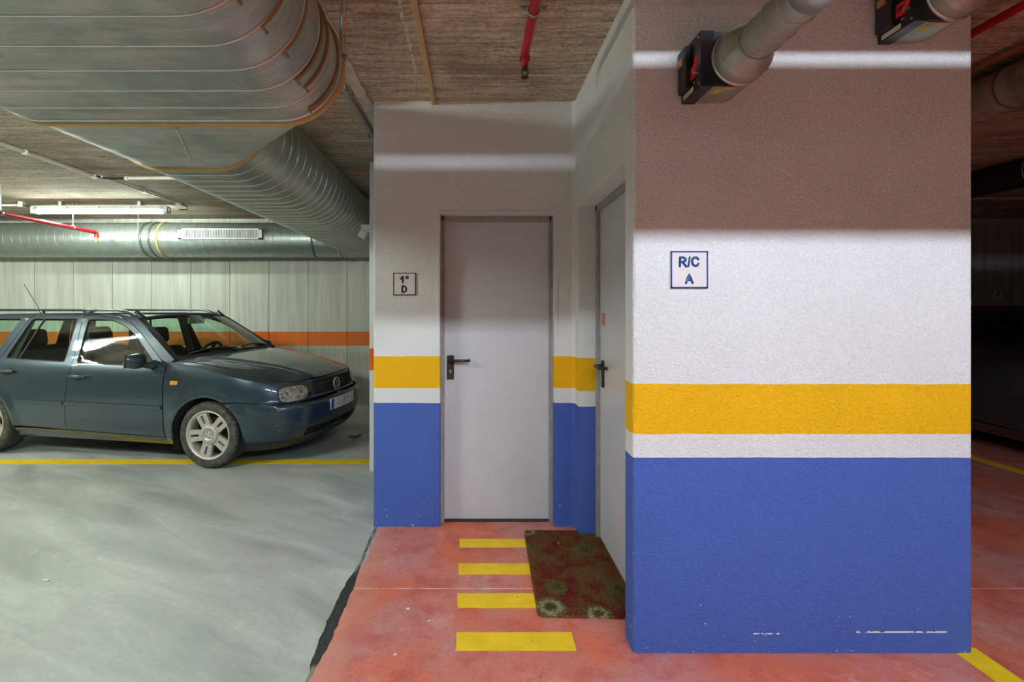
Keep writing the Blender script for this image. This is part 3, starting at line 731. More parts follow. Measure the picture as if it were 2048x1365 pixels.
# right hand zone: duct, copper pipe, pipe and dark fan duct, trunking
e = empty('vent_duct', (2.97, 0, EYE + 1.222), 0, 'dull round duct along the ceiling beyond the stucco block', 'duct')
MB().cyl((0, .9, 0), (0, 7.0, 0), .118, n=32).build('duct_body', 'duct', e)
bd = MB().lathe([(.117, -.006), (.122, -.004), (.122, .004), (.117, .006)], 'y', (0, 0, 0), 32).mesh('seam'); bd.materials.append(M['seam_dark'])
for i in range(18):
    o = bpy.data.objects.new('seam', bd); COL.objects.link(o); o.parent = e; o.location = (0, 1.25 + i * .33, 0)
tag(MB().cyl((2.80, .75, CEIL - .03), (2.80, 7.0, CEIL - .03), .013, n=10).build('copper_pipe', 'copper'), 'long copper pipe along the ceiling beyond the stucco block', 'pipe')
e = empty('fan_duct', (5.02, 4.2, EYE + 1.24), 0, 'black round duct mouth under the ceiling above the black car', 'duct')
MB().lathe([(.10, .01), (.118, .0), (.122, -.004), (.125, .0), (.125, .9), (.0, .9)], 'y', (0, -.02, 0), 32).build('shell', 'black', e)
MB().lathe([(.124, 0), (.129, .002), (.129, .012), (.124, .014)], 'y', (0, -.024, 0), 32).build('rim', 'steel', e)
e = empty('drain_pipe', (4.78, 4.3, EYE + 1.19), 0, 'black pipe running from the duct mouth to the panelled wall', 'pipe')
MB().cyl((0, 0, 0), (0, 2.85, 0), .026, n=12).build('pipe', 'black', e)
for yy in (.5, 2.0): MB().cyl((0, yy, .02), (0, yy, CEIL - EYE - 1.19), .006, n=8).build('hanger', 'steel', e)
tag(MB().cyl((2.3, 5.75, CEIL - .014), (8.9, 5.75, CEIL - .014), .012, n=8).build('cable_conduit', 'cream'), 'thin pale conduit crossing the ceiling above the black car', 'conduit')
tag(box('cable_trunking', (2.2, Y1 - .05, CEIL - .045), (X1 - .05, Y1, CEIL - .002), 'band_blue', bev=.004), 'pale blue cable trunking at the top of the panelled wall behind the black car', 'trunking')
a = pix(1986, 598, Y1); b = pix(2006, 581, Y1)
e = empty('bay_sign', ((a[0] + b[0]) / 2, Y1, a[2]), 0, 'small white parking bay sign on the wall behind the black car', 'sign')
box('board', (-.075, -.006, 0), (.075, 0, b[2] - a[2]), 'paper', e)
glyph('r', -.016, .05, .045, .005, lambda p, q: (p, -.008, q), 'letter', 'slot', e)

# ------------------------------------------------------------------ fluorescent fittings
def fitting(loc, L, tube, label, clips=5, name='light_fitting'):
    e = empty(name, loc, 0, label, 'light', 'fluorescent fittings')
    mb = MB(); pr = [(-.055, .0), (-.045, .045), (.045, .045), (.055, .0)]
    mb.prism(pr, lambda a, b, h: (h, a, b), -L / 2, L / 2); mb.build('housing', 'white_metal', e)
    mb = MB(); mb.lathe([(.05, 0), (.05, .02)], 'x'); 
    for s in (-1, 1):
        MB().box((s * L / 2 - .03, -.05, -.055), (s * L / 2 + .03, .05, .04), .012).build('end_cap', 'white_metal', e)
        MB().box((s * L / 2 + s * .02 - .03, -.02, -.02), (s * L / 2 + s * .02 + .03, .02, .015), .006).build('gland', 'white_metal', e)
        box('bracket', (s * L * .3 - .02, -.03, .04), (s * L * .3 + .02, .03, CEIL - loc[2]), 'steel', e)
    MB().cyl((-L / 2 + .03, 0, -.030), (L / 2 - .03, 0, -.030), .019, n=14).build('tube' if name == 'light_fitting' else name.replace('batten', 'tube'), tube, e)
    for i in range(clips):
        x = -L / 2 + .04 + (L - .08) * i / (clips - 1)
        mb = MB(); mb.box((x - .014, -.062, -.012), (x + .014, -.054, .03), .002); mb.box((x - .012, -.064, .004), (x + .012, -.056, .012)); mb.build('clip', 'steel', e)
    return e
fitting(((-5.63 - 3.93) / 2, 6.0, EYE + 1.27), 1.68, 'tube_far', 'white fluorescent batten on the ceiling in front of the pale duct')
# lamps of the same garage outside the picture: the pair whose tube light the collector ducts cut into bands on the stucco,
# and the two over the lane and bays that shine on the duct, floor and car
fitting((0.25, -.73, EYE + 1.25), 1.55, 'tube_main', 'fluorescent batten behind the viewpoint facing the far door', name='walkway_batten_offscreen')
fitting((2.1, -.73, EYE + 1.25), 1.55, 'tube_main', 'fluorescent batten behind the viewpoint facing the stucco block', name='block_batten_offscreen')
fitting((-3.6, .9, EYE + 1.27), 1.55, 'tube_side', 'fluorescent batten over the lane beside the large oval duct', name='lane_batten_offscreen')
fitting((-6.6, 3.2, EYE + 1.27), 1.55, 'tube_side', 'fluorescent batten over the parking bays', name='bay_batten_offscreen')

# ------------------------------------------------------------------ doormat, leaves, litter
def mat_material():
    t = NT('coir_mat'); o = t.obj(); x, y, z = t.xyz(o)
    n = t.noise(o, 9, 4, .6); f = t.noise(o, 150, 2)
    c = t.mix(t.ramp(n, .36, .58), srgb(112, 30, 30), srgb(112, 78, 44))
    c = t.mix(t.ramp(t.noise(o, 5, 3), .5, .66, 0, .6), c, srgb(122, 92, 54))
    for cx, cy, r in ((-.17, -.36, .075), (.05, -.40, .06), (-.21, .39, .05), (.17, .38, .06), (-.12, -.20, .06), (.20, -.2, .07), (.1, .18, .08), (-.2, .22, .04)):
        d = t.ma('SQRT', t.ma('ADD', t.ma('POWER', t.ma('SUBTRACT', x, cx), 2), t.ma('POWER', t.ma('SUBTRACT', y, cy), 2)))
        d = t.ma('ADD', d, t.ma('MULTIPLY', t.ma('SUBTRACT', t.noise(o, 70, 4, .7), .5), .09))
        c = t.mix(t.ma('MULTIPLY', t.ma('LESS_THAN', d, r), .75), c, srgb(92, 98, 52))
        if cy < -.3 or cx < -.2:
            c = t.mix(t.ma('MULTIPLY', t.ma('LESS_THAN', t.ma('ABSOLUTE', t.ma('SUBTRACT', d, r * .6)), r * .16), .8), c, srgb(164, 160, 126))
        c = t.mix(t.ma('MULTIPLY', t.ma('LESS_THAN', d, r * .35), .6), c, srgb(74, 56, 36))
    sp = t.noise(o, 110, 3, .7)
    c = t.mix(t.ramp(sp, .30, .46, .75, 0), c, srgb(58, 26, 20))
    c = t.mix(t.ramp(sp, .56, .70, 0, .7), c, srgb(178, 142, 92))
    c = t.mix(t.ma('GREATER_THAN', t.noise(o, 120, 1), .8), c, srgb(170, 140, 90))
    return t.P(col=c, rough=.95, spec=.1)
M['mat'] = mat_material()
m0 = empty('doormat', (.548, 2.605, .003), math.radians(-1.6), 'dark red and brown coir doormat with olive rosettes', 'doormat')
mw, ml = .238, .425
mb = MB(); r = .03
pl = rc(-mw + r, -ml + r, r, 180, 270) + rc(mw - r, -ml + r, r, 270, 360) + rc(mw - r, ml - r, r, 0, 90) + rc(-mw + r, ml - r, r, 90, 180)
mb.prism(pl, lambda x, y, h: (x, y, h), 0, .009); mb.build('backing', 'mat', m0)
vs = []; fs = []
for i in range(26000):
    x = random.uniform(-mw + .006, mw - .006); y = random.uniform(-ml + .006, ml - .006); a = random.uniform(0, 2 * PI); w = .0016
    h = random.uniform(.006, .013); lx, ly = random.uniform(-.006, .006), random.uniform(-.006, .006)
    k = len(vs); vs += [(x - w * math.cos(a), y - w * math.sin(a), .008), (x + w * math.cos(a), y + w * math.sin(a), .008), (x + lx, y + ly, .008 + h)]; fs.append((k, k + 1, k + 2))
me = bpy.data.meshes.new('pile'); me.from_pydata(vs, [], fs); o = link('pile', me, 'mat', m0); o['kind'] = 'stuff'
def leaf(loc, s, rz, label, curl=.25):
    n = 9; vs = []; fs = []
    for i in range(n + 1):
        t = i / n; w = s * .32 * math.sin(PI * min(1, t * 1.02)) ** .8 * (1 + .25 * math.sin(i * 2.3))
        for k in (-1, 0, 1): vs.append(((t - .5) * s, k * w, .004 + curl * s * abs(k) * .5 + curl * s * (t - .5) ** 2 * 2 + .01 * s * math.sin(i * 1.7 + k)))
    for i in range(n):
        for k in range(2): fs.append((i * 3 + k, i * 3 + k + 1, (i + 1) * 3 + k + 1, (i + 1) * 3 + k))
    e = empty('dry_leaf', loc, rz, label, 'leaf')
    mb = MB(); mb.add(vs, fs, True); mb.build('blade', 'leaf', e)
    MB().tube([(-s * .5, 0, .004 + curl * s * .5), (-s * .75, .02 * s, .003 + curl * s * .6)], .0025, 5).build('stalk', 'leaf', e)
q = fl(711, 878); leaf((q[0], q[1], .0), .13, .5, 'dry brown leaf on the dark floor in front of the estate car', .35)
q = fl(1118, 1098); leaf((q[0], q[1] + .02, .016), .03, 1.2, 'tiny dry leaf lying on the doormat', .2)
for px, py, s, lab in ((92, 1163, .03, 'white paper scrap on the grey floor'), (816, 1220, .016, 'pale plaster crumb on the red walkway beside the third stripe'), (858, 1244, .010, 'round pale plaster crumb on the red walkway'), (790, 1312, .014, 'pale plaster crumb on the red walkway left of the longest stripe')):
    q = fl(px, py); e = MB()
    e.prism([(-s / 2, -s * .15), (s / 2, -s * .22), (s * .42, s * .2), (-s * .4, s * .25)], lambda x, y, h: (x + .004 * h * 50, y, h), 0, .005)
    o = e.build('litter_scrap', 'paper'); o.location = (q[0], q[1], .002); tag(o, lab, 'litter')

# ------------------------------------------------------------------ estate car
def lerp_tab(tab):
    xs = [a for a, _ in tab]; ys = [b for _, b in tab]; n = len(xs)
    # monotone-ish cubic (Catmull-Rom slopes)
    m = []
    for i in range(n):
        if i == 0: m.append((ys[1] - ys[0]) / (xs[1] - xs[0]))
        elif i == n - 1: m.append((ys[-1] - ys[-2]) / (xs[-1] - xs[-2]))
        else:
            d0 = (ys[i] - ys[i - 1]) / (xs[i] - xs[i - 1]); d1 = (ys[i + 1] - ys[i]) / (xs[i + 1] - xs[i])
            m.append(0 if d0 * d1 <= 0 else 2 * d0 * d1 / (d0 + d1))
    def f(x):
        if x <= xs[0]: return ys[0]
        if x >= xs[-1]: return ys[-1]
        i = bisect_left(xs, x) - 1; i = max(0, min(i, n - 2)); h = xs[i + 1] - xs[i]; t = (x - xs[i]) / h
        return (2 * t ** 3 - 3 * t ** 2 + 1) * ys[i] + (t ** 3 - 2 * t ** 2 + t) * h * m[i] + (-2 * t ** 3 + 3 * t ** 2) * ys[i + 1] + (t ** 3 - t ** 2) * h * m[i + 1]
    return f
halfw = lerp_tab([(.14, .73), (.20, .79), (.28, .838), (.40, .860), (.55, .866), (.70, .862), (.80, .852), (.87, .834), (.92, .812), (.96, .790), (1.05, .752), (1.36, .617), (1.42, .575)])
uf = lerp_tab([(.14, .66), (.18, .76), (.24, .83), (.32, .87), (.44, .893), (.53, .893), (.575, .875), (.60, .828), (.66, .812), (.72, .788), (.78, .742), (.85, .66)])
ur = lerp_tab([(.14, -3.36), (.22, -3.46), (.35, -3.52), (.55, -3.53), (.62, -3.51), (.66, -3.47), (.90, -3.44), (1.0, -3.40), (1.38, -3.14)])
zc_h = lerp_tab([(-.50, 1.005), (-.2, .985), (.1, .945), (.35, .90), (.55, .845), (.68, .800), (.76, .762), (.80, .742)])
dr_h = lerp_tab([(-.50, .055), (0.05, .082), (.6, .10), (.8, .09)])
def hood_z(u, v): return zc_h(u) - dr_h(u) * (abs(v) / .86) ** 2.6
zr = lerp_tab([(-.90, 1.385), (-1.1, 1.405), (-1.5, 1.422), (-2.1, 1.426), (-2.8, 1.412), (-3.2, 1.38)])
def roof_z(u, v): return zr(u) - .030 * (abs(v) / .60) ** 2.4
UC, UCR, NS = .12, -2.75, 2.9
def arc_table(a, b):
    N = 1500; T = []; L = [0]; prev = None
    for i in range(N + 1):
        t = PI / 2 * i / N; p = (a * math.sin(t) ** (2 / NS), b * math.cos(t) ** (2 / NS) if i < N else 0.0)
        if prev: L.append(L[-1] + math.hypot(p[0] - prev[0], p[1] - prev[1]))
        T.append(t); prev = p
    return T, L
TA, LA = arc_table(.75, .86)
SF = LA[-1]
def t_of(s):
    i = min(max(bisect_left(LA, s), 1), len(LA) - 1); k = (s - LA[i - 1]) / (LA[i] - LA[i - 1]); return TA[i - 1] + (TA[i] - TA[i - 1]) * min(max(k, 0), 1)
def body(s, w):
    """right-hand body surface: s runs along the plan outline, w is height; returns v negative"""
    W = halfw(w)
    if s < .3 and s > -.5 and w > .7:                     # rounded fender shoulder
        pass
    if s > UC:
        t = t_of(min(s - UC, SF)); u = UC + (uf(w) - UC) * math.sin(t) ** (2 / NS); v = W * max(0, math.cos(t)) ** (2 / NS)
        if s - UC >= SF - 1e-6: v = 0.0
    elif s < UCR:
        t = t_of(min(UCR - s, SF)); u = UCR + (ur(w) - UCR) * math.sin(t) ** (2 / NS); v = W * max(0, math.cos(t)) ** (2 / NS)
        if UCR - s >= SF - 1e-6: v = 0.0
    else: u, v = s, W
    # flared lips round the wheel arches
    for cu in (0.0, -2.515):
        d = math.hypot(u - cu, w - .30)
        if d < .46 and abs(u - cu) < .46: v += .016 * (1 - min(1, abs(d - .355) / .09)) if d > .33 else .016
    return Vector((u, -v, w))
def bnorm(s, w, h=.004):
    a = body(s + h, w) - body(s - h, w); b = body(s, w + h) - body(s, w - h)
    n = a.cross(b)
    if n.length < 1e-9: return Vector((1, 0, 0))
    n.normalize(); return n
def s_of_u(u, w):
    lo, hi = UC, UC + SF
    for _ in range(40):
        m = (lo + hi) / 2
        if body(m, w).x < u: lo = m
        else: hi = m
    return lo
def s_of_v(v, w):
    lo, hi = UC, UC + SF
    for _ in range(40):
        m = (lo + hi) / 2
        if -body(m, w).y > v: lo = m
        else: hi = m
    return lo
def wtop(s):                                               # where the side surface meets the bonnet surface
    w = .85
    for _ in range(30):
        p = body(s, w); w = w * .5 + .5 * hood_z(p.x, p.y)
    return w
def inpoly(x, y, P):
    c = False; j = len(P) - 1
    for i in range(len(P)):
        if (P[i][1] > y) != (P[j][1] > y) and x < (P[j][0] - P[i][0]) * (y - P[i][1]) / (P[j][1] - P[i][1]) + P[i][0]: c = not c
        j = i
    return c
def resample(P, st):
    out = []
    for i in range(len(P)):
        a, b = P[i], P[(i + 1) % len(P)]; n = max(1, int(math.ceil(math.hypot(b[0] - a[0], b[1] - a[1]) / st)))
        for k in range(n): out.append((a[0] + (b[0] - a[0]) * k / n, a[1] + (b[1] - a[1]) * k / n))
    return out
def rounded(P, r, n=4):
    out = []
    for i in range(len(P)):
        p, a, b = Vector(P[i]), Vector(P[i - 1]), Vector(P[(i + 1) % len(P)])
        da, db = (a - p), (b - p); k = min(r, da.length * .45, db.length * .45)
        q0 = p + da.normalized() * k; q1 = p + db.normalized() * k
        for j in range(n + 1):
            t = j / n; q = q0 * (1 - t) ** 2 + p * 2 * t * (1 - t) + q1 * t * t; out.append((q.x, q.y))
    return out
def tess(P, holes, st):
    loops = [resample(P, st)] + [resample(h, st) for h in holes]
    pts = []; ed = []
    for L in loops:
        k = len(pts); pts += L; ed += [(k + i, k + (i + 1) % len(L)) for i in range(len(L))]
    nb = len(pts)
    x0, x1 = min(p[0] for p in P), max(p[0] for p in P); y0, y1 = min(p[1] for p in P), max(p[1] for p in P)
    B = {}
    for p in pts: B.setdefault((int(p[0] // st), int(p[1] // st)), []).append(p)
    ny = int((y1 - y0) / st) + 1; nx = int((x1 - x0) / st) + 1
    for j in range(ny + 1):
        for i in range(nx + 1):
            q = (x0 + (i + .5 * (j % 2)) * st, y0 + j * st)
            if not inpoly(q[0], q[1], loops[0]) or any(inpoly(q[0], q[1], h) for h in loops[1:]): continue
            ci, cj = int(q[0] // st), int(q[1] // st); near = False
            for a in (-1, 0, 1):
                for b in (-1, 0, 1):
                    for p in B.get((ci + a, cj + b), ()):
                        if (p[0] - q[0]) ** 2 + (p[1] - q[1]) ** 2 < (st * .55) ** 2: near = True
            if not near: pts.append(q)
    V, E_, Fc, ov, oe, of = delaunay_2d_cdt([Vector(p) for p in pts], ed, [], 0, 1e-6)
    tri = []
    for f in Fc:
        cx = sum(V[i].x for i in f) / 3; cy = sum(V[i].y for i in f) / 3
        if inpoly(cx, cy, loops[0]) and not any(inpoly(cx, cy, h) for h in loops[1:]): tri.append(tuple(f))
    return [(v.x, v.y) for v in V], tri
WARP = None
def finish(name, vs, fs, ns, mat, parent):
    if WARP: vs = [(p[0], p[1], WARP(p[2])) for p in vs]
    me = bpy.data.meshes.new(name); me.from_pydata([tuple(p) for p in vs], [], fs)
    me.polygons.foreach_set('use_smooth', [True] * len(fs)); me.update()
    if ns is not None: me.normals_split_custom_set_from_vertices([tuple(n) for n in ns])
    return link(name, me, mat, parent)
def surf(V, T, fn, nf, off, side, rim):
    """map a 2-D triangulation on a surface; side = 1 right, -1 mirrored to the left"""
    vs, ns, fs = [], [], []
    for a, b in V:
        n = nf(a, b); p = fn(a, b) + n * off
        vs.append(Vector((p.x, p.y * side, p.z))); ns.append(Vector((n.x, n.y * side, n.z)))
    for t in T:
        a, b, c = t
        nn = (vs[b] - vs[a]).cross(vs[c] - vs[a])
        fs.append(t if nn.dot(ns[a]) >= 0 else (a, c, b))
    if rim:
        cnt = {}
        for f in fs:
            for i in range(3):
                k = (f[i], f[(i + 1) % 3]); cnt[k] = cnt.get(k, 0) + 1
        for (a, b) in list(cnt):
            if (b, a) not in cnt:
                k = len(vs); e = (vs[b] - vs[a]).normalized(); m = e.cross(ns[a]).normalized()
                vs += [vs[a].copy(), vs[b].copy(), vs[b] - ns[b] * rim, vs[a] - ns[a] * rim]; ns += [m] * 4; fs.append((k + 1, k, k + 3, k + 2))
    return vs, fs, ns
def panel(name, P, mat, parent, holes=(), off=0.0, sides=(1,), st=.045, rim=.012, fn=body, nf=bnorm):
    V, T = tess(P, list(holes), st)
    vs, fs, ns = [], [], []
    for sd in sides:
        a, b, c = surf(V, T, fn, nf, off, sd, rim); k = len(vs); vs += a; ns += c; fs += [tuple(i + k for i in f) for f in b]
    return finish(name, vs, fs, ns, mat, parent)
def num_norm(fn):
    def nf(a, b, h=.004):
        n = (fn(a + h, b) - fn(a - h, b)).cross(fn(a, b + h) - fn(a, b - h)); n.normalize(); return n if n.z > 0 else -n
    return nf

def part_mb(mb, name, mat, parent):
    if WARP: mb.v = [(p[0], p[1], WARP(p[2])) for p in mb.v]
    return mb.build(name, mat, parent)

def arch(cu, R, a0, a1, n=18, cz=.30): return [(cu + R * math.cos(math.radians(a0 + (a1 - a0) * i / n)), cz + R * math.sin(math.radians(a0 + (a1 - a0) * i / n))) for i in range(n + 1)]
def wheel_set(car, alloy):
    """one wheel built once, copied for the others; outer face towards -y"""
    tw, R = .195, .303
    prof = [(.215, -.085), (.235, -.098), (.262, -.1015), (.283, -.096), (.2955, -.083), (.3005, -.070), (.3025, -.052), (.296, -.050), (.296, -.044), (.303, -.042), (.3035, -.014), (.296, -.012), (.296, -.006), (.3035, -.004),
            (.3035, .022), (.296, .024), (.296, .030), (.303, .032), (.3015, .060), (.2955, .083), (.283, .096), (.262, .1015), (.235, .098), (.215, .085)]
    t = NT('tyre_tread'); o = t.obj(); x, y, z = t.xyz(o)
    an = t.ma('MULTIPLY', t.ma('ARCTAN2', z, x), 90.0); rad = t.ma('SQRT', t.ma('ADD', t.ma('MULTIPLY', x, x), t.ma('MULTIPLY', z, z)))
    tr = t.ma('MULTIPLY', t.ma('SINE', t.ma('ADD', an, t.ma('MULTIPLY', y, 60))), t.ramp(rad, .284, .290))
    rings = t.ma('MULTIPLY', t.ma('SINE', t.ma('MULTIPLY', rad, 420)), t.ramp(rad, .29, .28, 0, .25))
    mt = t.P(col=t.mix(t.ramp(t.noise(o, 25, 4), .35, .7), srgb(56, 56, 53), srgb(92, 88, 78)), rough=.8, spec=.25, normal=t.bump(t.ma('ADD', tr, rings), .8, .006))
    for i, (u, side) in enumerate(((0, 1), (-2.515, 1), (0, -1), (-2.515, -1))):
        if i == 0:
            wh = MB(); wh.lathe([(.06, -.035), (.06, .06), (.175, .085), (.205, .085), (.214, .088), (.2, .07), (.196, 0), (.2, -.068), (.214, -.084), (.224, -.0905), (.222, -.096), (.212, -.096), (.203, -.084), (.196, -.07)], 'y', (0, 0, 0), 48)
            root = wh.build('wheel', 'alloy', car)
            ty = MB().lathe(prof, 'y', (0, 0, 0), 72).build('tyre', mt, root)
            MB().cyl((0, .0, 0), (0, .02, 0), .145, n=32).build('brake_disc', 'rust', root)
            MB().cyl((0, .03, 0), (0, .05, 0), .19, n=32).build('back_plate', 'slot', root)
            sp = []
            for k in range(5):
                a = math.radians(42 + 72 * k)
                out = rounded([(.055, -.055), (.095, -.048), (.205, -.058), (.205, .058), (.095, .048), (.055, .055)], .02)
                hole = rounded([(.108, -.0105), (.185, -.0125), (.185, .0125), (.108, .0105)], .006)
                V, T = tess(out, [hole], .03)
                mb = MB(); n = len(V)
                f3 = lambda p, h: (p[0] * math.cos(a) - p[1] * math.sin(a), h, p[0] * math.sin(a) + p[1] * math.cos(a))
                hh = lambda p: -.070 - .012 * max(0, min(1, (math.hypot(*p) - .06) / .14))
                mb.add([f3(p, hh(p)) for p in V] + [f3(p, hh(p) + .03) for p in V], T + [tuple(n + i for i in q)[::-1] for q in T])
                cnt = {}
                for q in T:
                    for j in range(3): cnt[(q[j], q[(j + 1) % 3])] = 1
                mb.add(mb.v[:2 * n], [(p, q, n + q, n + p) for p, q in cnt if (q, p) not in cnt]); sp.append(mb.build('spoke', 'alloy', root))
            hub = MB().lathe([(.0, -.083), (.034, -.083), (.038, -.080), (.040, -.086), (.066, -.088), (.080, -.086), (.086, -.078), (.086, -.05)], 'y', (0, 0, 0), 40).build('hub_cover', 'alloy', root)
            mb = MB()
            for k in range(12): a = 2 * PI * k / 12; mb.cyl((.055 * math.cos(a), -.0905, .055 * math.sin(a)), (.055 * math.cos(a), -.086, .055 * math.sin(a)), .0035, n=6)
            for k in range(4): a = 2 * PI * k / 4 + .4; mb.cyl((.026 * math.cos(a), -.0845, .026 * math.sin(a)), (.026 * math.cos(a), -.08, .026 * math.sin(a)), .005, n=6)
            mb.build('hub_bolts', 'slot', root)
            kids = list(root.children); w = root
        else:
            w = copy_obj(root, car)
            for c in kids: copy_obj(c, w)
        w.location = (u, -.752 * side, R + .0025); w.rotation_euler = (0, 0, 0 if side == 1 else PI)

def build_car(root, PAINT, GLASS, rails, scraped_bumper, plate):
    both = (1, -1)
    # dark inner shell just behind the panels, so that joints read as dark lines
    g = .004
    arF = arch(0, .345, 180, 8); arR = arch(-2.515, .345, 0, 180)
    def side_low(): 
        return [(-2.86, .30), (-2.86, .93), (-.44, .93), (-.10, wtop(-.1) - .03), (.1, wtop(.1) - .03), (.36, .72), (.36, .36)] + arch(0, .36, 5, 175) + [(-.36, .21), (-2.155, .21)] + arch(-2.515, .36, 5, 175)
    panel('inner_shell', side_low(), 'cabin', root, off=-.022, sides=both, st=.08, rim=0)
    # wings
    tops = [(-.46 + .01 + i * (UC + .0 + .45) / 8, 0) for i in range(9)]
    s_hl = s_of_v(.735, .66)
    s_top = []
    k = 16
    for i in range(k + 1):
        s = -.44 + (s_hl + .015 + .44) * i / k; s_top.append((s, wtop(s)))
    s_bump = lambda u, w: s_of_u(u, w)
    bt = lambda s: .612 - .03 * max(0, min(1, (s - .34) / .35))          # upper edge of the bumper
    bot = [(.332 + (s_hl - .332) * i / 8, 0) for i in range(9)]
    low = [(s, bt(s) + g) for s, _ in bot]
    wing = s_top[::-1] + [(-.452, .93), (-.447, .60), (-.445, .26), (-.375, .22)] + arch(0, .352, 195, 62)[0:] 
    wing = [p for p in wing] + low
    for sd in both: 
        wg = panel('front_wing', wing, PAINT, root, sides=(sd,), st=.035)
        mb = MB(); ind = rounded([(-.378, .752), (-.300, .755), (-.298, .788), (-.375, .788)], .012)
        panel('side_indicator', ind, 'amber', wg, off=.008, sides=(sd,), st=.02, rim=.01)
    # front door and window
    win = [(-1.470, .922), (-.585, .902), (-.60, .935), (-.76, 1.07), (-.92, 1.195), (-1.08, 1.288), (-1.25, 1.338), (-1.42, 1.350), (-1.545, 1.350)]
    win = rounded(win, .03)
    door = [(-1.536, .288), (-.455, .268), (-.457, .60), (-.462, .925), (-.54, .965), (-.70, 1.085), (-.87, 1.215), (-1.03, 1.312), (-1.22, 1.372), (-1.45, 1.388), (-1.615, 1.388), (-1.575, 1.2), (-1.515, .93), (-1.500, .86), (-1.530, .55)]
    rwin = rounded([(-2.352, .948), (-1.612, .926), (-1.672, 1.352), (-2.235, 1.350)], .025)
    rdoor = [(-2.14, .30), (-1.541, .288), (-1.536, .55), (-1.506, .86), (-1.521, .93), (-1.581, 1.2), (-1.621, 1.388), (-2.245, 1.386), (-2.38, 1.02), (-2.42, .92), (-2.42, .68)] + arch(-2.515, .375, 80, 12)
    qwin = rounded([(-3.16, .985), (-2.50, .958), (-2.375, 1.345), (-3.02, 1.335)], .03)
    quarter = [(-2.16, .225)] + arch(-2.515, .352, 5, 175) + [(-2.87, .30), (-2.90, .60), (-3.15, .62), (-3.30, .66), (-3.30, .98), (-3.24, 1.345), (-2.98, 1.366), (-2.251, 1.386), (-2.386, 1.02), (-2.426, .92), (-2.426, .675)] + arch(-2.515, .379, 78, 12)[0:] + [(-2.145, .29)]
    for sd in both:
        fd = panel('front_door', door, PAINT, root, holes=[win], sides=(sd,), st=.045)
        panel('window_glass', win, GLASS, fd, off=-.008, sides=(sd,), st=.08, rim=0)
        seal = [rounded([(p[0] + (p[0] + 1.08) * .02, p[1] + (p[1] - 1.1) * .04) for p in win], .0001, 1)]
        panel('window_seal', [(p[0] - (p[0] + 1.08) * -.0, p[1]) for p in win], 'slot', fd, holes=[[(p[0] + (-1.12 - p[0]) * .022, p[1] + (1.10 - p[1]) * .045) for p in win]], off=.001, sides=(sd,), st=.05, rim=.006)
        rdr = panel('rear_door', rdoor, PAINT, root, holes=[rwin], sides=(sd,), st=.045)
        panel('window_glass', rwin, GLASS, rdr, off=-.008, sides=(sd,), st=.08, rim=0)
        panel('window_seal', rwin, 'slot', rdr, holes=[[(p[0] + (-1.95 - p[0]) * .03, p[1] + (1.14 - p[1]) * .045) for p in rwin]], off=.001, sides=(sd,), st=.05, rim=.006)
        panel('window_divider', [(-2.185, .94), (-2.170, .94), (-2.075, 1.35), (-2.09, 1.35)], 'slot', rdr, off=.001, sides=(sd,), st=.05)
        qp = panel('rear_quarter', quarter, PAINT, root, holes=[qwin], sides=(sd,), st=.05)
        panel('window_glass', qwin, GLASS, qp, off=-.006, sides=(sd,), st=.08, rim=0)
        # rub strips
        for par, a, b, za, zb in ((fd, -1.532, -.462, .530, .562), (rdr, -2.13, -1.545, .536, .566)):
            panel('rub_strip', rounded([(a, za), (b, za - .004), (b, zb - .004), (a, zb)], .006), PAINT, par, off=.017, sides=(sd,), st=.05, rim=.018)
        # door handles in dished recesses
        for par, hu, hz in ((fd, -1.385, .805), (rdr, -2.24, .832)):
            panel('handle_cup', [(hu + .055 * math.cos(a) , hz + .045 * math.sin(a)) for a in [2 * PI * i / 20 for i in range(20)]], 'slot', par, off=.002, sides=(sd,), st=.03, rim=0)
            hm = MB(); pts = []
            for i in range(9):
                uu = hu - .10 + .20 * i / 8; p = body(uu, hz - .004) + bnorm(uu, hz) * (.022 + .012 * math.sin(PI * i / 8)); pts.append((p.x, p.y * sd, p.z))
            hm.tube(pts, [.010, .014, .015, .015, .015, .015, .015, .014, .010], 12); part_mb(hm, 'handle', PAINT, par)
        # mirror
        mb = MB(); c = Vector((-.645, -.955 * sd, .975))
        b = bmesh.new(); bmesh.ops.create_uvsphere(b, u_segments=24, v_segments=14, radius=1)
        for v in b.verts:
            x, y, z = v.co; q = lambda t, e: math.copysign(abs(t) ** e, t)
            x, y, z = q(x, .75), q(y, .7), q(z, .75)
            x = x * .075 if x > 0 else x * .03
            v.co = Vector((c.x + x - y * sd * -.02 * 0 - .03 * abs(y) * (1 if x > 0 else 0), c.y + y * .105, c.z + z * (.07 - .010 * y * -sd)))
        mir = part_mb(mb.bm(b, True), 'mirror_housing', PAINT, fd)
        mb = MB(); mb.tube([(-.60, -.80 * sd, .925), (-.60, -.86 * sd, .925), (-.62, -.91 * sd, .935)], [.055, .040, .03], 12, flat=(1.2, 1, .8)); part_mb(mb, 'mirror_arm', PAINT, mir)
        mb = MB(); mb.prism([(-.09, -.058), (.09, -.055), (.09, .055), (-.09, .058)], lambda a, b, h: (c.x - .031 + h, c.y + a, c.z + b), -.002, .002); part_mb(mb, 'mirror_glass', 'chrome', mir)
        # sill
        sill = [(-2.15, .225), (-2.14, .284), (-1.536, .282), (-.456, .262), (-.372, .225), (-.372, .19), (-2.15, .19)]
        panel('sill', sill, PAINT, root, off=.002, sides=(sd,), st=.05)
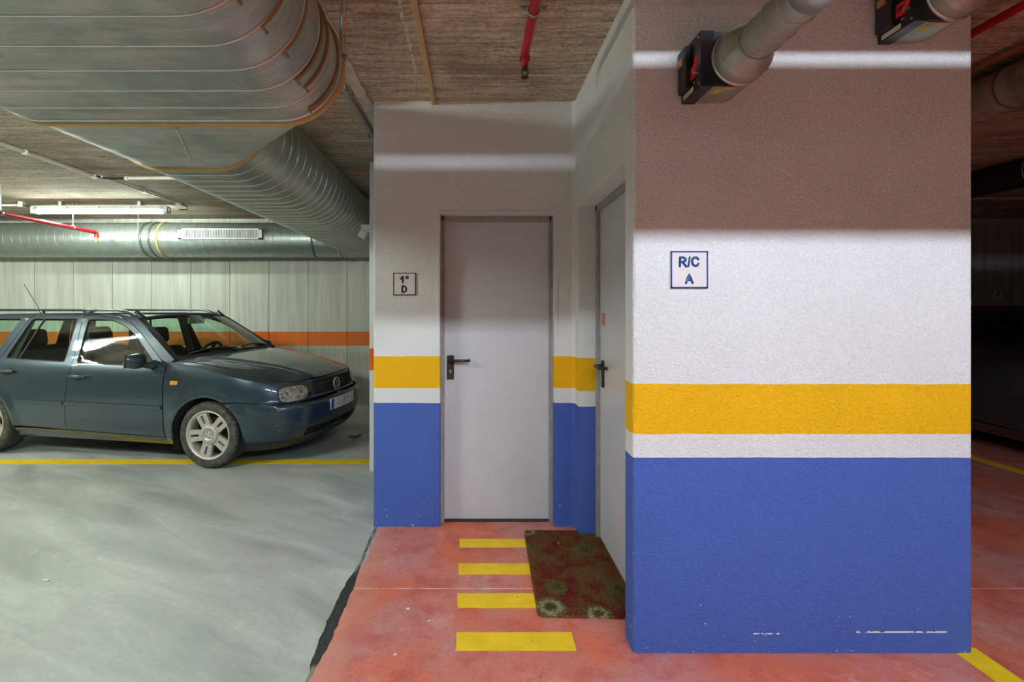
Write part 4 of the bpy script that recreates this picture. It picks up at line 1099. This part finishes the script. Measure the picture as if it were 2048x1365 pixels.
        # A pillar strip between door frame and windscreen, and the roof side
        pil = [(-.40, .972), (-.452, .935), (-.54, .972), (-.70, 1.092), (-.87, 1.222), (-1.03, 1.319), (-1.22, 1.379), (-1.45, 1.395), (-2.98, 1.373), (-3.2, 1.352), (-3.15, 1.372), (-2.6, 1.395), (-1.5, 1.405), (-1.2, 1.392), (-1.02, 1.366), (-.96, 1.352), (-.80, 1.245), (-.60, 1.108)]
        panel('pillar_and_roof_edge', pil, PAINT, root, off=.001, sides=(sd,), st=.04)
        # wheel arch liners
        for cu in (0, -2.515):
            mb = MB(); ring = arch(cu, .352, -25, 205, 20); mb.loft([[(u, -.862 * sd, z) for u, z in ring], [(u, -.52 * sd, z) for u, z in ring]], closed=False)
            n = len(ring); mb.add([(u, -.52 * sd, z) for u, z in ring], [tuple(range(n))]); part_mb(mb, 'wheel_arch_liner', 'slot', root)
    # bonnet
    def bon(u, v): return Vector((u, v, hood_z(u, v)))
    ub = lambda v: -.30 - .16 * (abs(v) / .74) ** 2.2
    edge = []
    for i in range(25):
        s = s_hl + .02 + (UC + SF - s_hl - .02) * i / 24; p = body(s, wtop(s)); edge.append((p.x - .004, p.y))
    hl_p = body(s_hl + .02, wtop(s_hl + .02))
    shut = [(-.44, -.735), (-.1, -.728), (.25, -.712), (.50, -.690), (hl_p.x - .05, -.675)]
    half = [(ub(v), -v) for v in (0, .2, .4, .55, .66)] + shut + edge
    front = [(x, y) for x, y in edge]
    rightp = [(ub(v), -v) for v in (.0, .2, .4, .55, .66)] + shut[0:] + [e for e in edge if -e[1] < .66]
    full = rightp[:-1] + [(edge[-1][0], 0)] + [(x, -y) for x, y in rightp[1:-1][::-1]]
    bf = lambda u, v: Vector((u, v, hood_z(u, v) + .004 + .005 * (.5 + .5 * math.cos(PI * min(1, abs(abs(v) - (.34 + .20 * (.6 - u))) / .16)))))
    panel('bonnet', full, PAINT, root, st=.035, rim=.012, fn=bf, nf=num_norm(bf))
    # wing tops either side of the bonnet
    wt = shut + [e for e in edge if -e[1] >= .66][::-1]
    outer = []
    for i in range(14):
        s = -.45 + (s_hl + .02 + .45) * i / 13; p = body(s, wtop(s)); outer.append((p.x, p.y))
    wt = [(x, y - .004) for x, y in shut] + outer[::-1]
    for sd in both:
        panel('wing_top', wt, PAINT, root, sides=(sd,), st=.04, rim=0, fn=bon, nf=num_norm(bon))
    bsh = [(-.28, 0)] + [(ub(v), -v) for v in (.3, .6)] + [(x + (.004 if x > .3 else 0), y + .01) for x, y in outer] + [(x - .004, y) for x, y in edge[2:]]
    panel('bonnet_shelf', bsh, PAINT, root, sides=both, st=.08, rim=0, fn=bon, nf=num_norm(bon), off=-.008)
    # cowl
    def cowl(u, v): return Vector((u, v, .99 - .05 * (abs(v) / .8) ** 2.4))
    cw = [(ub(v) - .004, -v) for v in (0, .2, .4, .55, .66)] + [(-.445, -.735), (-.52, -.735)] + [(ub(v) - .10, -v) for v in (.6, .4, .2, 0)]
    panel('cowl', cw, 'slot', root, sides=both, st=.06, rim=0, fn=cowl, nf=num_norm(cowl), off=-.012)
    # windscreen
    wse = lerp_tab([(0, -.425), (.5, -.70), (1, -.975)]); wze = lerp_tab([(0, .962), (.5, 1.178), (1, 1.358)])
    def ws(a, b):
        u0, z0 = wse(b), wze(b); V = halfw(z0) - .012; bow = .135 - .055 * b
        return Vector((u0 + bow * (1 - abs(a) ** 2.2), a * V, z0 + (.028 + .012 * b) * (1 - a * a)))
    wp = rounded([(-1, 0), (1, 0), (1, 1), (-1, 1)], .03)
    nws = num_norm(ws)
    wsn = lambda a, b: (lambda n: n if n.x > 0 else -n)(nws(a, b))
    wi = rounded([(-.93, .055), (.93, .055), (.93, .955), (-.93, .955)], .06)
    w = panel('windscreen', wp, GLASS, root, fn=ws, nf=wsn, st=.08, rim=0, off=.0)
    panel('windscreen_surround', wp, 'slot', w, holes=[wi], fn=ws, nf=wsn, st=.06, rim=.006, off=.004)
    # wipers
    for a0, a1, b0 in ((-.80, -.05, .03), (.05, .80, .035)):
        mb = MB(); pts = [ws(a0 + (a1 - a0) * i / 8, b0 + .05 * math.sin(PI * i / 8) + .03) + wsn(0, .1) * .014 for i in range(9)]
        mb.tube([tuple(p) for p in pts], .008, 6); q = pts[5] if a0 < 0 else pts[4]; e = ws(a1, .0) + Vector((.02, 0, .0))
        mb.tube([tuple(q), tuple((q + e) / 2 + Vector((.01, 0, .01))), tuple(e)], .007, 6); part_mb(mb, 'wiper', 'black', root)
    mb = MB(); c = ws(.06, .86) + Vector((-.075, 0, -.03)); mb.box((c.x - .02, c.y - .12, c.z - .035), (c.x + .015, c.y + .12, c.z + .035), .014); part_mb(mb, 'rear_view_mirror', 'pillar_trim', root)
    # roof
    def rf(u, v): return Vector((u, v, roof_z(u, v)))
    re = [(ws(-a, 1.0).x - .0, ws(-a, 1).y) for a in (0, .25, .5, .75, .95, 1.0)]
    ro = [(p[0], p[1]) for p in re] + [(-1.2, -.605), (-1.5, -.602), (-2.6, -.605), (-3.05, -.61), (-3.16, -.50), (-3.20, 0)]
    ro = ro + [(x, -y) for x, y in ro[1:-1][::-1]]
    panel('roof', ro, PAINT, root, fn=rf, nf=num_norm(rf), st=.08, rim=.01)
    hl_in = lambda u, v: Vector((u, v, roof_z(u, v) - .03))
    panel('headlining', ro, 'pillar_trim', root, fn=hl_in, nf=num_norm(hl_in), st=.12, rim=0)
    if rails:
        for sd in both:
            pts = []
            for i in range(25):
                u = -1.02 - 2.0 * i / 24; e = min(1, min(i, 24 - i) / 3.0); pts.append((u, -.560 * sd, roof_z(u, .56) - .01 + .084 * math.sin(e * PI / 2)))
            mb = MB(); mb.tube(pts, [.022 + .006 * (1 - min(1, min(i, 24 - i) / 3)) for i in range(25)], 12, flat=(1, .8, .62))
            r = part_mb(mb, 'roof_rail', PAINT, root)
            for u, k in ((-1.03, 1.2), (-2.19, 1.0), (-3.0, 1.2)):
                mb = MB(); z = roof_z(u, .56); mb.tube([(u + .05 * k, -.56 * sd, z - .012), (u - .02, -.56 * sd, z + .062)], [.034 * k, .024], 10, flat=(1, .7, .7)); part_mb(mb, 'rail_foot', PAINT, r)
        mb = MB(); z = roof_z(-2.95, 0); mb.tube([(-2.93, 0, z - .005), (-2.97, 0, z + .03)], [.022, .012], 10); an = part_mb(mb, 'antenna', 'black', root)
        mb = MB(); mb.tube([(-2.965, 0, z + .025), (-3.22, 0, z + .36)], .0035, 6); part_mb(mb, 'antenna_rod', 'black', an)
    # front: bumper, lip, grille, lights
    sE = UC + SF
    sc_ = s_of_v(.52, .30); sk = s_of_v(.36, .3)
    s0 = .352
    bum = [(s0, .245)] + [(s0 + (sE - s0) * i / 10, .245) for i in range(1, 11)] + [(sE, .592)] + [(s, bt(s) if s < 1.0 else .592 - .01) for s in [sE - (sE - .332) * i / 14 for i in range(1, 15)]] + arch(0, .352, 58, -8)
    inta = rounded([(s_of_v(.56, .30), .262), (sE - .012, .262), (sE - .012, .335), (s_of_v(.56, .30) + .03, .335)], .02)
    b = panel('front_bumper', bum, 'paint_scraped' if scraped_bumper else PAINT, root, holes=[inta], sides=both, st=.04)
    gi = inta
    panel('lower_intake', [(s_of_v(.60, .3), .25), (sE, .25), (sE, .345), (s_of_v(.60, .3), .345)], 'slot', b, sides=both, st=.05, rim=0, off=-.025)
    for zz in (.285, .312):
        panel('intake_slat', [(s_of_v(.56, .3), zz - .004), (sE, zz - .004), (sE, zz + .004), (s_of_v(.56, .3), zz + .004)], 'black', b, sides=both, st=.05, off=-.004, rim=.015)
    for vv, sd in ((.27, 1), (.27, -1)):
        panel('intake_post', [(s_of_v(vv + .012, .3), .255), (s_of_v(vv - .012, .3), .255), (s_of_v(vv - .03, .3), .345), (s_of_v(vv - .006, .3), .345)], 'black', b, sides=(sd,), st=.05, off=.003, rim=.02)
    s1 = s_of_u(.42, .5)
    for sd in both:
        panel('bumper_strip', [(s1 + .012, .492), (s1, .505), (s1, .522), (s1 + .012, .535), (s_of_v(.30, .5), .535), (s_of_v(.30, .5), .492)], 'paint_scraped' if scraped_bumper else PAINT, b, sides=(sd,), st=.05, off=.013, rim=.016)
    lip = [(s0 + .01, .150)] + [(s0 + .01 + (sE - s0 - .01) * i / 10, .150 + .012 * i / 10) for i in range(1, 11)] + [(sE, .243)] + [(s0 + .0, .243)]
    panel('front_lip', lip, 'black', root, sides=both, st=.05, off=.002)
    # headlights
    sh0, sh1 = s_of_v(.725, .66), s_of_v(.42, .66)
    hw = (sh1 - sh0) / 2; hc = (sh0 + sh1) / 2
    wt_h = lambda s: wtop(s) - .012
    hl = []
    for i in range(28):
        a = 2 * PI * i / 28; q = lambda t: math.copysign(abs(t) ** .62, t); s = hc + hw * q(math.cos(a)); hl.append((s, .668 + .010 * (hc - s) / hw * -1 + (.078 if math.sin(a) > 0 else .072) * q(math.sin(a)) ))
    hl = [(s, min(w_, wt_h(s))) for s, w_ in hl]
    nose = [(s_hl + .004, .590)] + [(s, .597) for s in (sh1 + .05,)] + [(sE, .597), (sE, wtop(sE))] + [(s, wtop(s)) for s in [sE - (sE - s_hl - .004) * i / 12 for i in range(1, 13)]]
    gr = [(sh1 + .035, .622), (sE, .618), (sE, .712), (sh1 + .035, .722)]
    gro = rounded([(sh1 + .03, .618), (sE - .0001, .612), (sE - .0001, wtop(sE) - .022), (sh1 + .022, wtop(sh1 + .02) - .024)], .008)
    fn_ = panel('nose_panel', nose, PAINT, root, holes=[hl, [(s, w_) for s, w_ in gro]], sides=both, st=.035)
    gp = panel('grille', [(sh1 + .01, .605), (sE, .605), (sE, wtop(sE) - .012), (sh1 + .01, wtop(sh1) - .015)], 'slot', root, sides=both, st=.05, rim=0, off=-.022)
    for zz in (.640, .668, .696):
        panel('grille_slat', [(sh1 + .025, zz - .0045), (sE, zz - .0045), (sE, zz + .0045), (sh1 + .025, zz + .0045)], 'black', gp, sides=both, st=.05, off=-.002, rim=.016)
    # emblem: ring with stacked V and W
    if plate:
        ec = body(sE, .668); ecx = ec.x + .012
        mb = MB(); mb.tube([(ecx, .062 * math.cos(a), .668 + .062 * math.sin(a)) for a in [2 * PI * i / 32 for i in range(32)]], .0065, 8, closed=True)
        f2 = lambda y, z: (ecx + .002, y, .668 + z)
        mb.tube([f2(-.030, .052), f2(0, .004), f2(.030, .052)], .0055, 6); mb.tube([f2(-.056, .022), f2(-.026, -.052), f2(0, -.008), f2(.026, -.052), f2(.056, .022)], .0055, 6)
        em = part_mb(mb, 'emblem', 'alloy', gp)
        mb = MB(); mb.cyl((ecx - .02, 0, .668), (ecx - .002, 0, .668), .062, n=32); part_mb(mb, 'emblem_disc', 'slot', em)
    for sd in both:
        pod = panel('headlight', hl, 'facet', root, sides=(sd,), st=.04, rim=0, off=-.045)
        cen = [(hc - hw * .42, .668, .052), (hc + hw * .40, .668, .056)]
        for s_, w_, rr in cen:
            p = body(s_, w_); n = bnorm(s_, w_); n = Vector((.95, -.25, 0)).normalized(); mb = MB(); A = Vector((0, 0, 1)); B_ = n.cross(A)
            rings = []
            for r_, d_ in ((rr, -.012), (rr * .9, -.03), (rr * .6, -.05), (rr * .25, -.058), (.004, -.058)): rings.append([(lambda q: (q.x, q.y * sd, q.z))(p + n * d_ + (A * math.cos(t) + B_ * math.sin(t)) * r_) for t in [2 * PI * i / 20 for i in range(20)]])
            mb.loft(rings); part_mb(mb, 'reflector', 'facet', pod)
            q = p - n * .035; mb = MB(); mb.cyl((q.x, q.y * sd, q.z), (q.x + n.x * .02, (q.y + n.y * .02) * sd, q.z), .011, n=10); part_mb(mb, 'bulb', 'steel', pod)
        panel('turn_lamp', [(s, w_) for s, w_ in [(hc - .02, .71), (hc + .025, .712), (hc + .02, .735), (hc - .015, .733)]], 'amber', pod, sides=(sd,), st=.03, off=-.02)
        panel('lens', hl, 'lens', pod, sides=(sd,), st=.05, rim=.012, off=.003)
        hl2 = [(hc + (s - hc) * 1.07, .668 + (w_ - .668) * 1.10) for s, w_ in hl]
        hl2 = [(s, min(w_, wtop(s))) for s, w_ in hl2]
        panel('headlight_surround', hl2, 'slot', pod, holes=[[(hc + (s - hc) * .985, .668 + (w_ - .668) * .97) for s, w_ in hl]], sides=(sd,), st=.03, off=.004, rim=.012)
    if plate:
        sp = s_of_v(.26, .5); px = body(s_of_v(.26, .5), .5).x
        def pf(a, b_): p = body(s_of_v(min(abs(a), .8), b_), b_); return Vector((.902 - .10 * (a / .3) ** 2 * .25, a, b_))
        pn = lambda a, b_: Vector((1, 0, 0))
        pl = panel('license_plate', [(-.26, .446), (.26, .446), (.26, .556), (-.26, .556)], 'plate', root, fn=pf, nf=pn, st=.08, rim=.012, off=.012)
        panel('plate_band', [(-.256, .45), (-.216, .45), (-.216, .552), (-.256, .552)], 'plate_blue', pl, fn=pf, nf=pn, st=.08, rim=.002, off=.014)
        panel('plate_end', [(.216, .45), (.256, .45), (.256, .552), (.216, .552)], 'plate_yellow', pl, fn=pf, nf=pn, st=.08, rim=.002, off=.014)
    # rear: bumper, tailgate, rear window, lights
    sR = UCR - SF
    panel('rear_bumper', [(-2.872, .22), (sR, .22), (sR, .64), (-3.1, .60), (-2.905, .585), (-2.875, .32)], PAINT, root, sides=both, st=.08)
    rw = rounded([(-3.58, .99), (sR, .99), (sR, 1.33), (-3.55, 1.32)], .03)
    tg = panel('tailgate', [(-3.43, .645), (sR, .645), (sR, 1.372), (-3.43, 1.362)], PAINT, root, holes=[rw], sides=both, st=.07)
    panel('rear_window', rw, GLASS, tg, sides=both, st=.1, rim=0, off=-.006)
    for sd in both:
        panel('tail_light', rounded([(-3.425, .66), (-3.305, .66), (-3.305, .93), (-3.40, .93)], .02), 'red', root, sides=(sd,), st=.06, off=.004)
        panel('rear_pillar', [(-3.425, .935), (-3.30, .935), (-3.245, 1.345), (-3.2, 1.36), (-3.425, 1.365)], PAINT, root, sides=(sd,), st=.07)
    # floor pan and cabin
    mb = MB(); mb.box((-3.30, -.72, .19), (.42, .72, .26), .03); part_mb(mb, 'floor_pan', 'slot', root)
    mb = MB(); mb.box((-.30, -.5, .30), (.60, .5, .78), .05); part_mb(mb, 'engine_block', 'slot', root)
    mb = MB(); mb.box((-.62, -.76, .26), (-.42, .76, .90), .03); mb.box((-.98, -.72, .66), (-.42, .72, .90), .07, None, 4); mb.tube([(-.82, .36 + .16 * math.cos(a), .90 + .05 * math.sin(a)) for a in [PI * i / 12 for i in range(13)]], .06, 10); da = part_mb(mb, 'dashboard', 'dash', root)
    mb = MB()
    st_c = Vector((-1.0, .37, .88)); ax = Vector((-.9, 0, .42)).normalized(); A = Vector((0, 1, 0)); B_ = ax.cross(A)
    mb.tube([tuple(st_c + (A * math.cos(t) + B_ * math.sin(t)) * .185) for t in [2 * PI * i / 32 for i in range(32)]], .016, 10, closed=True)
    for t in (.2, PI - .2, -PI / 2): mb.tube([tuple(st_c), tuple(st_c + (A * math.cos(t) + B_ * math.sin(t)) * .18)], .02, 8)
    mb.cyl(tuple(st_c - ax * .3), tuple(st_c + ax * .02), .05); part_mb(mb, 'steering_wheel', 'dash', da)
    def seat(u, v, wdt, rear=False):
        mb = MB(); mb.box((u - .05, v - wdt, .30), (u + .48, v + wdt, .50), .07, None, 4)
        mb.box((u - .16, v - wdt, .42), (u + .02, v + wdt, 1.0), .07, (0, -.22, 0), 4); s = part_mb(mb, 'rear_bench' if rear else 'seat', 'cabin', root)
        for hv in ((v,) if not rear else (v - .38, v + .38)):
            mb = MB(); mb.box((u - .255, hv - .135, 1.03), (u - .155, hv + .135, 1.225), .05, (0, -.15, 0), 4); mb.cyl((u - .2, hv - .05, .95), (u - .21, hv - .05, 1.1), .007, n=8); mb.cyl((u - .2, hv + .05, .95), (u - .21, hv + .05, 1.1), .007, n=8); part_mb(mb, 'headrest', 'cabin', s)
    seat(-1.50, -.37, .25); seat(-1.50, .37, .25); seat(-2.36, 0, .62, True)
    for sd in both:
        mb = MB(); mb.tube([(-1.545, -.70 * sd, .9), (-1.60, -.61 * sd, 1.34)], .04, 8, flat=(1.4, .6, 1)); part_mb(mb, 'pillar_trim', 'pillar_trim', root)
        mb = MB(); mb.tube([(-2.42, -.70 * sd, .92), (-2.30, -.60 * sd, 1.34)], .05, 8, flat=(1.2, .6, 1)); part_mb(mb, 'pillar_trim', 'pillar_trim', root)
    wheel_set(root, 'alloy')

ang = math.radians(-10.4)
cx_, cy_ = -2.40 + .85 * math.sin(-ang), 4.21 + .85 * math.cos(ang)
car = empty('estate_car', (cx_, cy_, 0), ang, 'dark blue grey estate car with roof rails parked by the panelled wall', 'car')
build_car(car, 'paint', 'glass', True, True, True)
# dashboard sticker and red tag on the near windscreen corner
e = MB().box((-.74, -.60, 1.005), (-.735, -.52, 1.05), .0, (0, .75, 0)).build('windscreen_sticker', 'paper', car)
zw = lerp_tab([(0, 0), (.3, .31), (.93, 1.105), (1.36, 1.44), (1.46, 1.545)])
WARP = zw
car2 = empty('hatchback_car', (5.98, 2.75, 0), -PI / 2, 'black car with dark windows parked beyond the stucco block', 'car')
build_car(car2, 'paint_black', 'glass_dark', False, False, False)
WARP = None
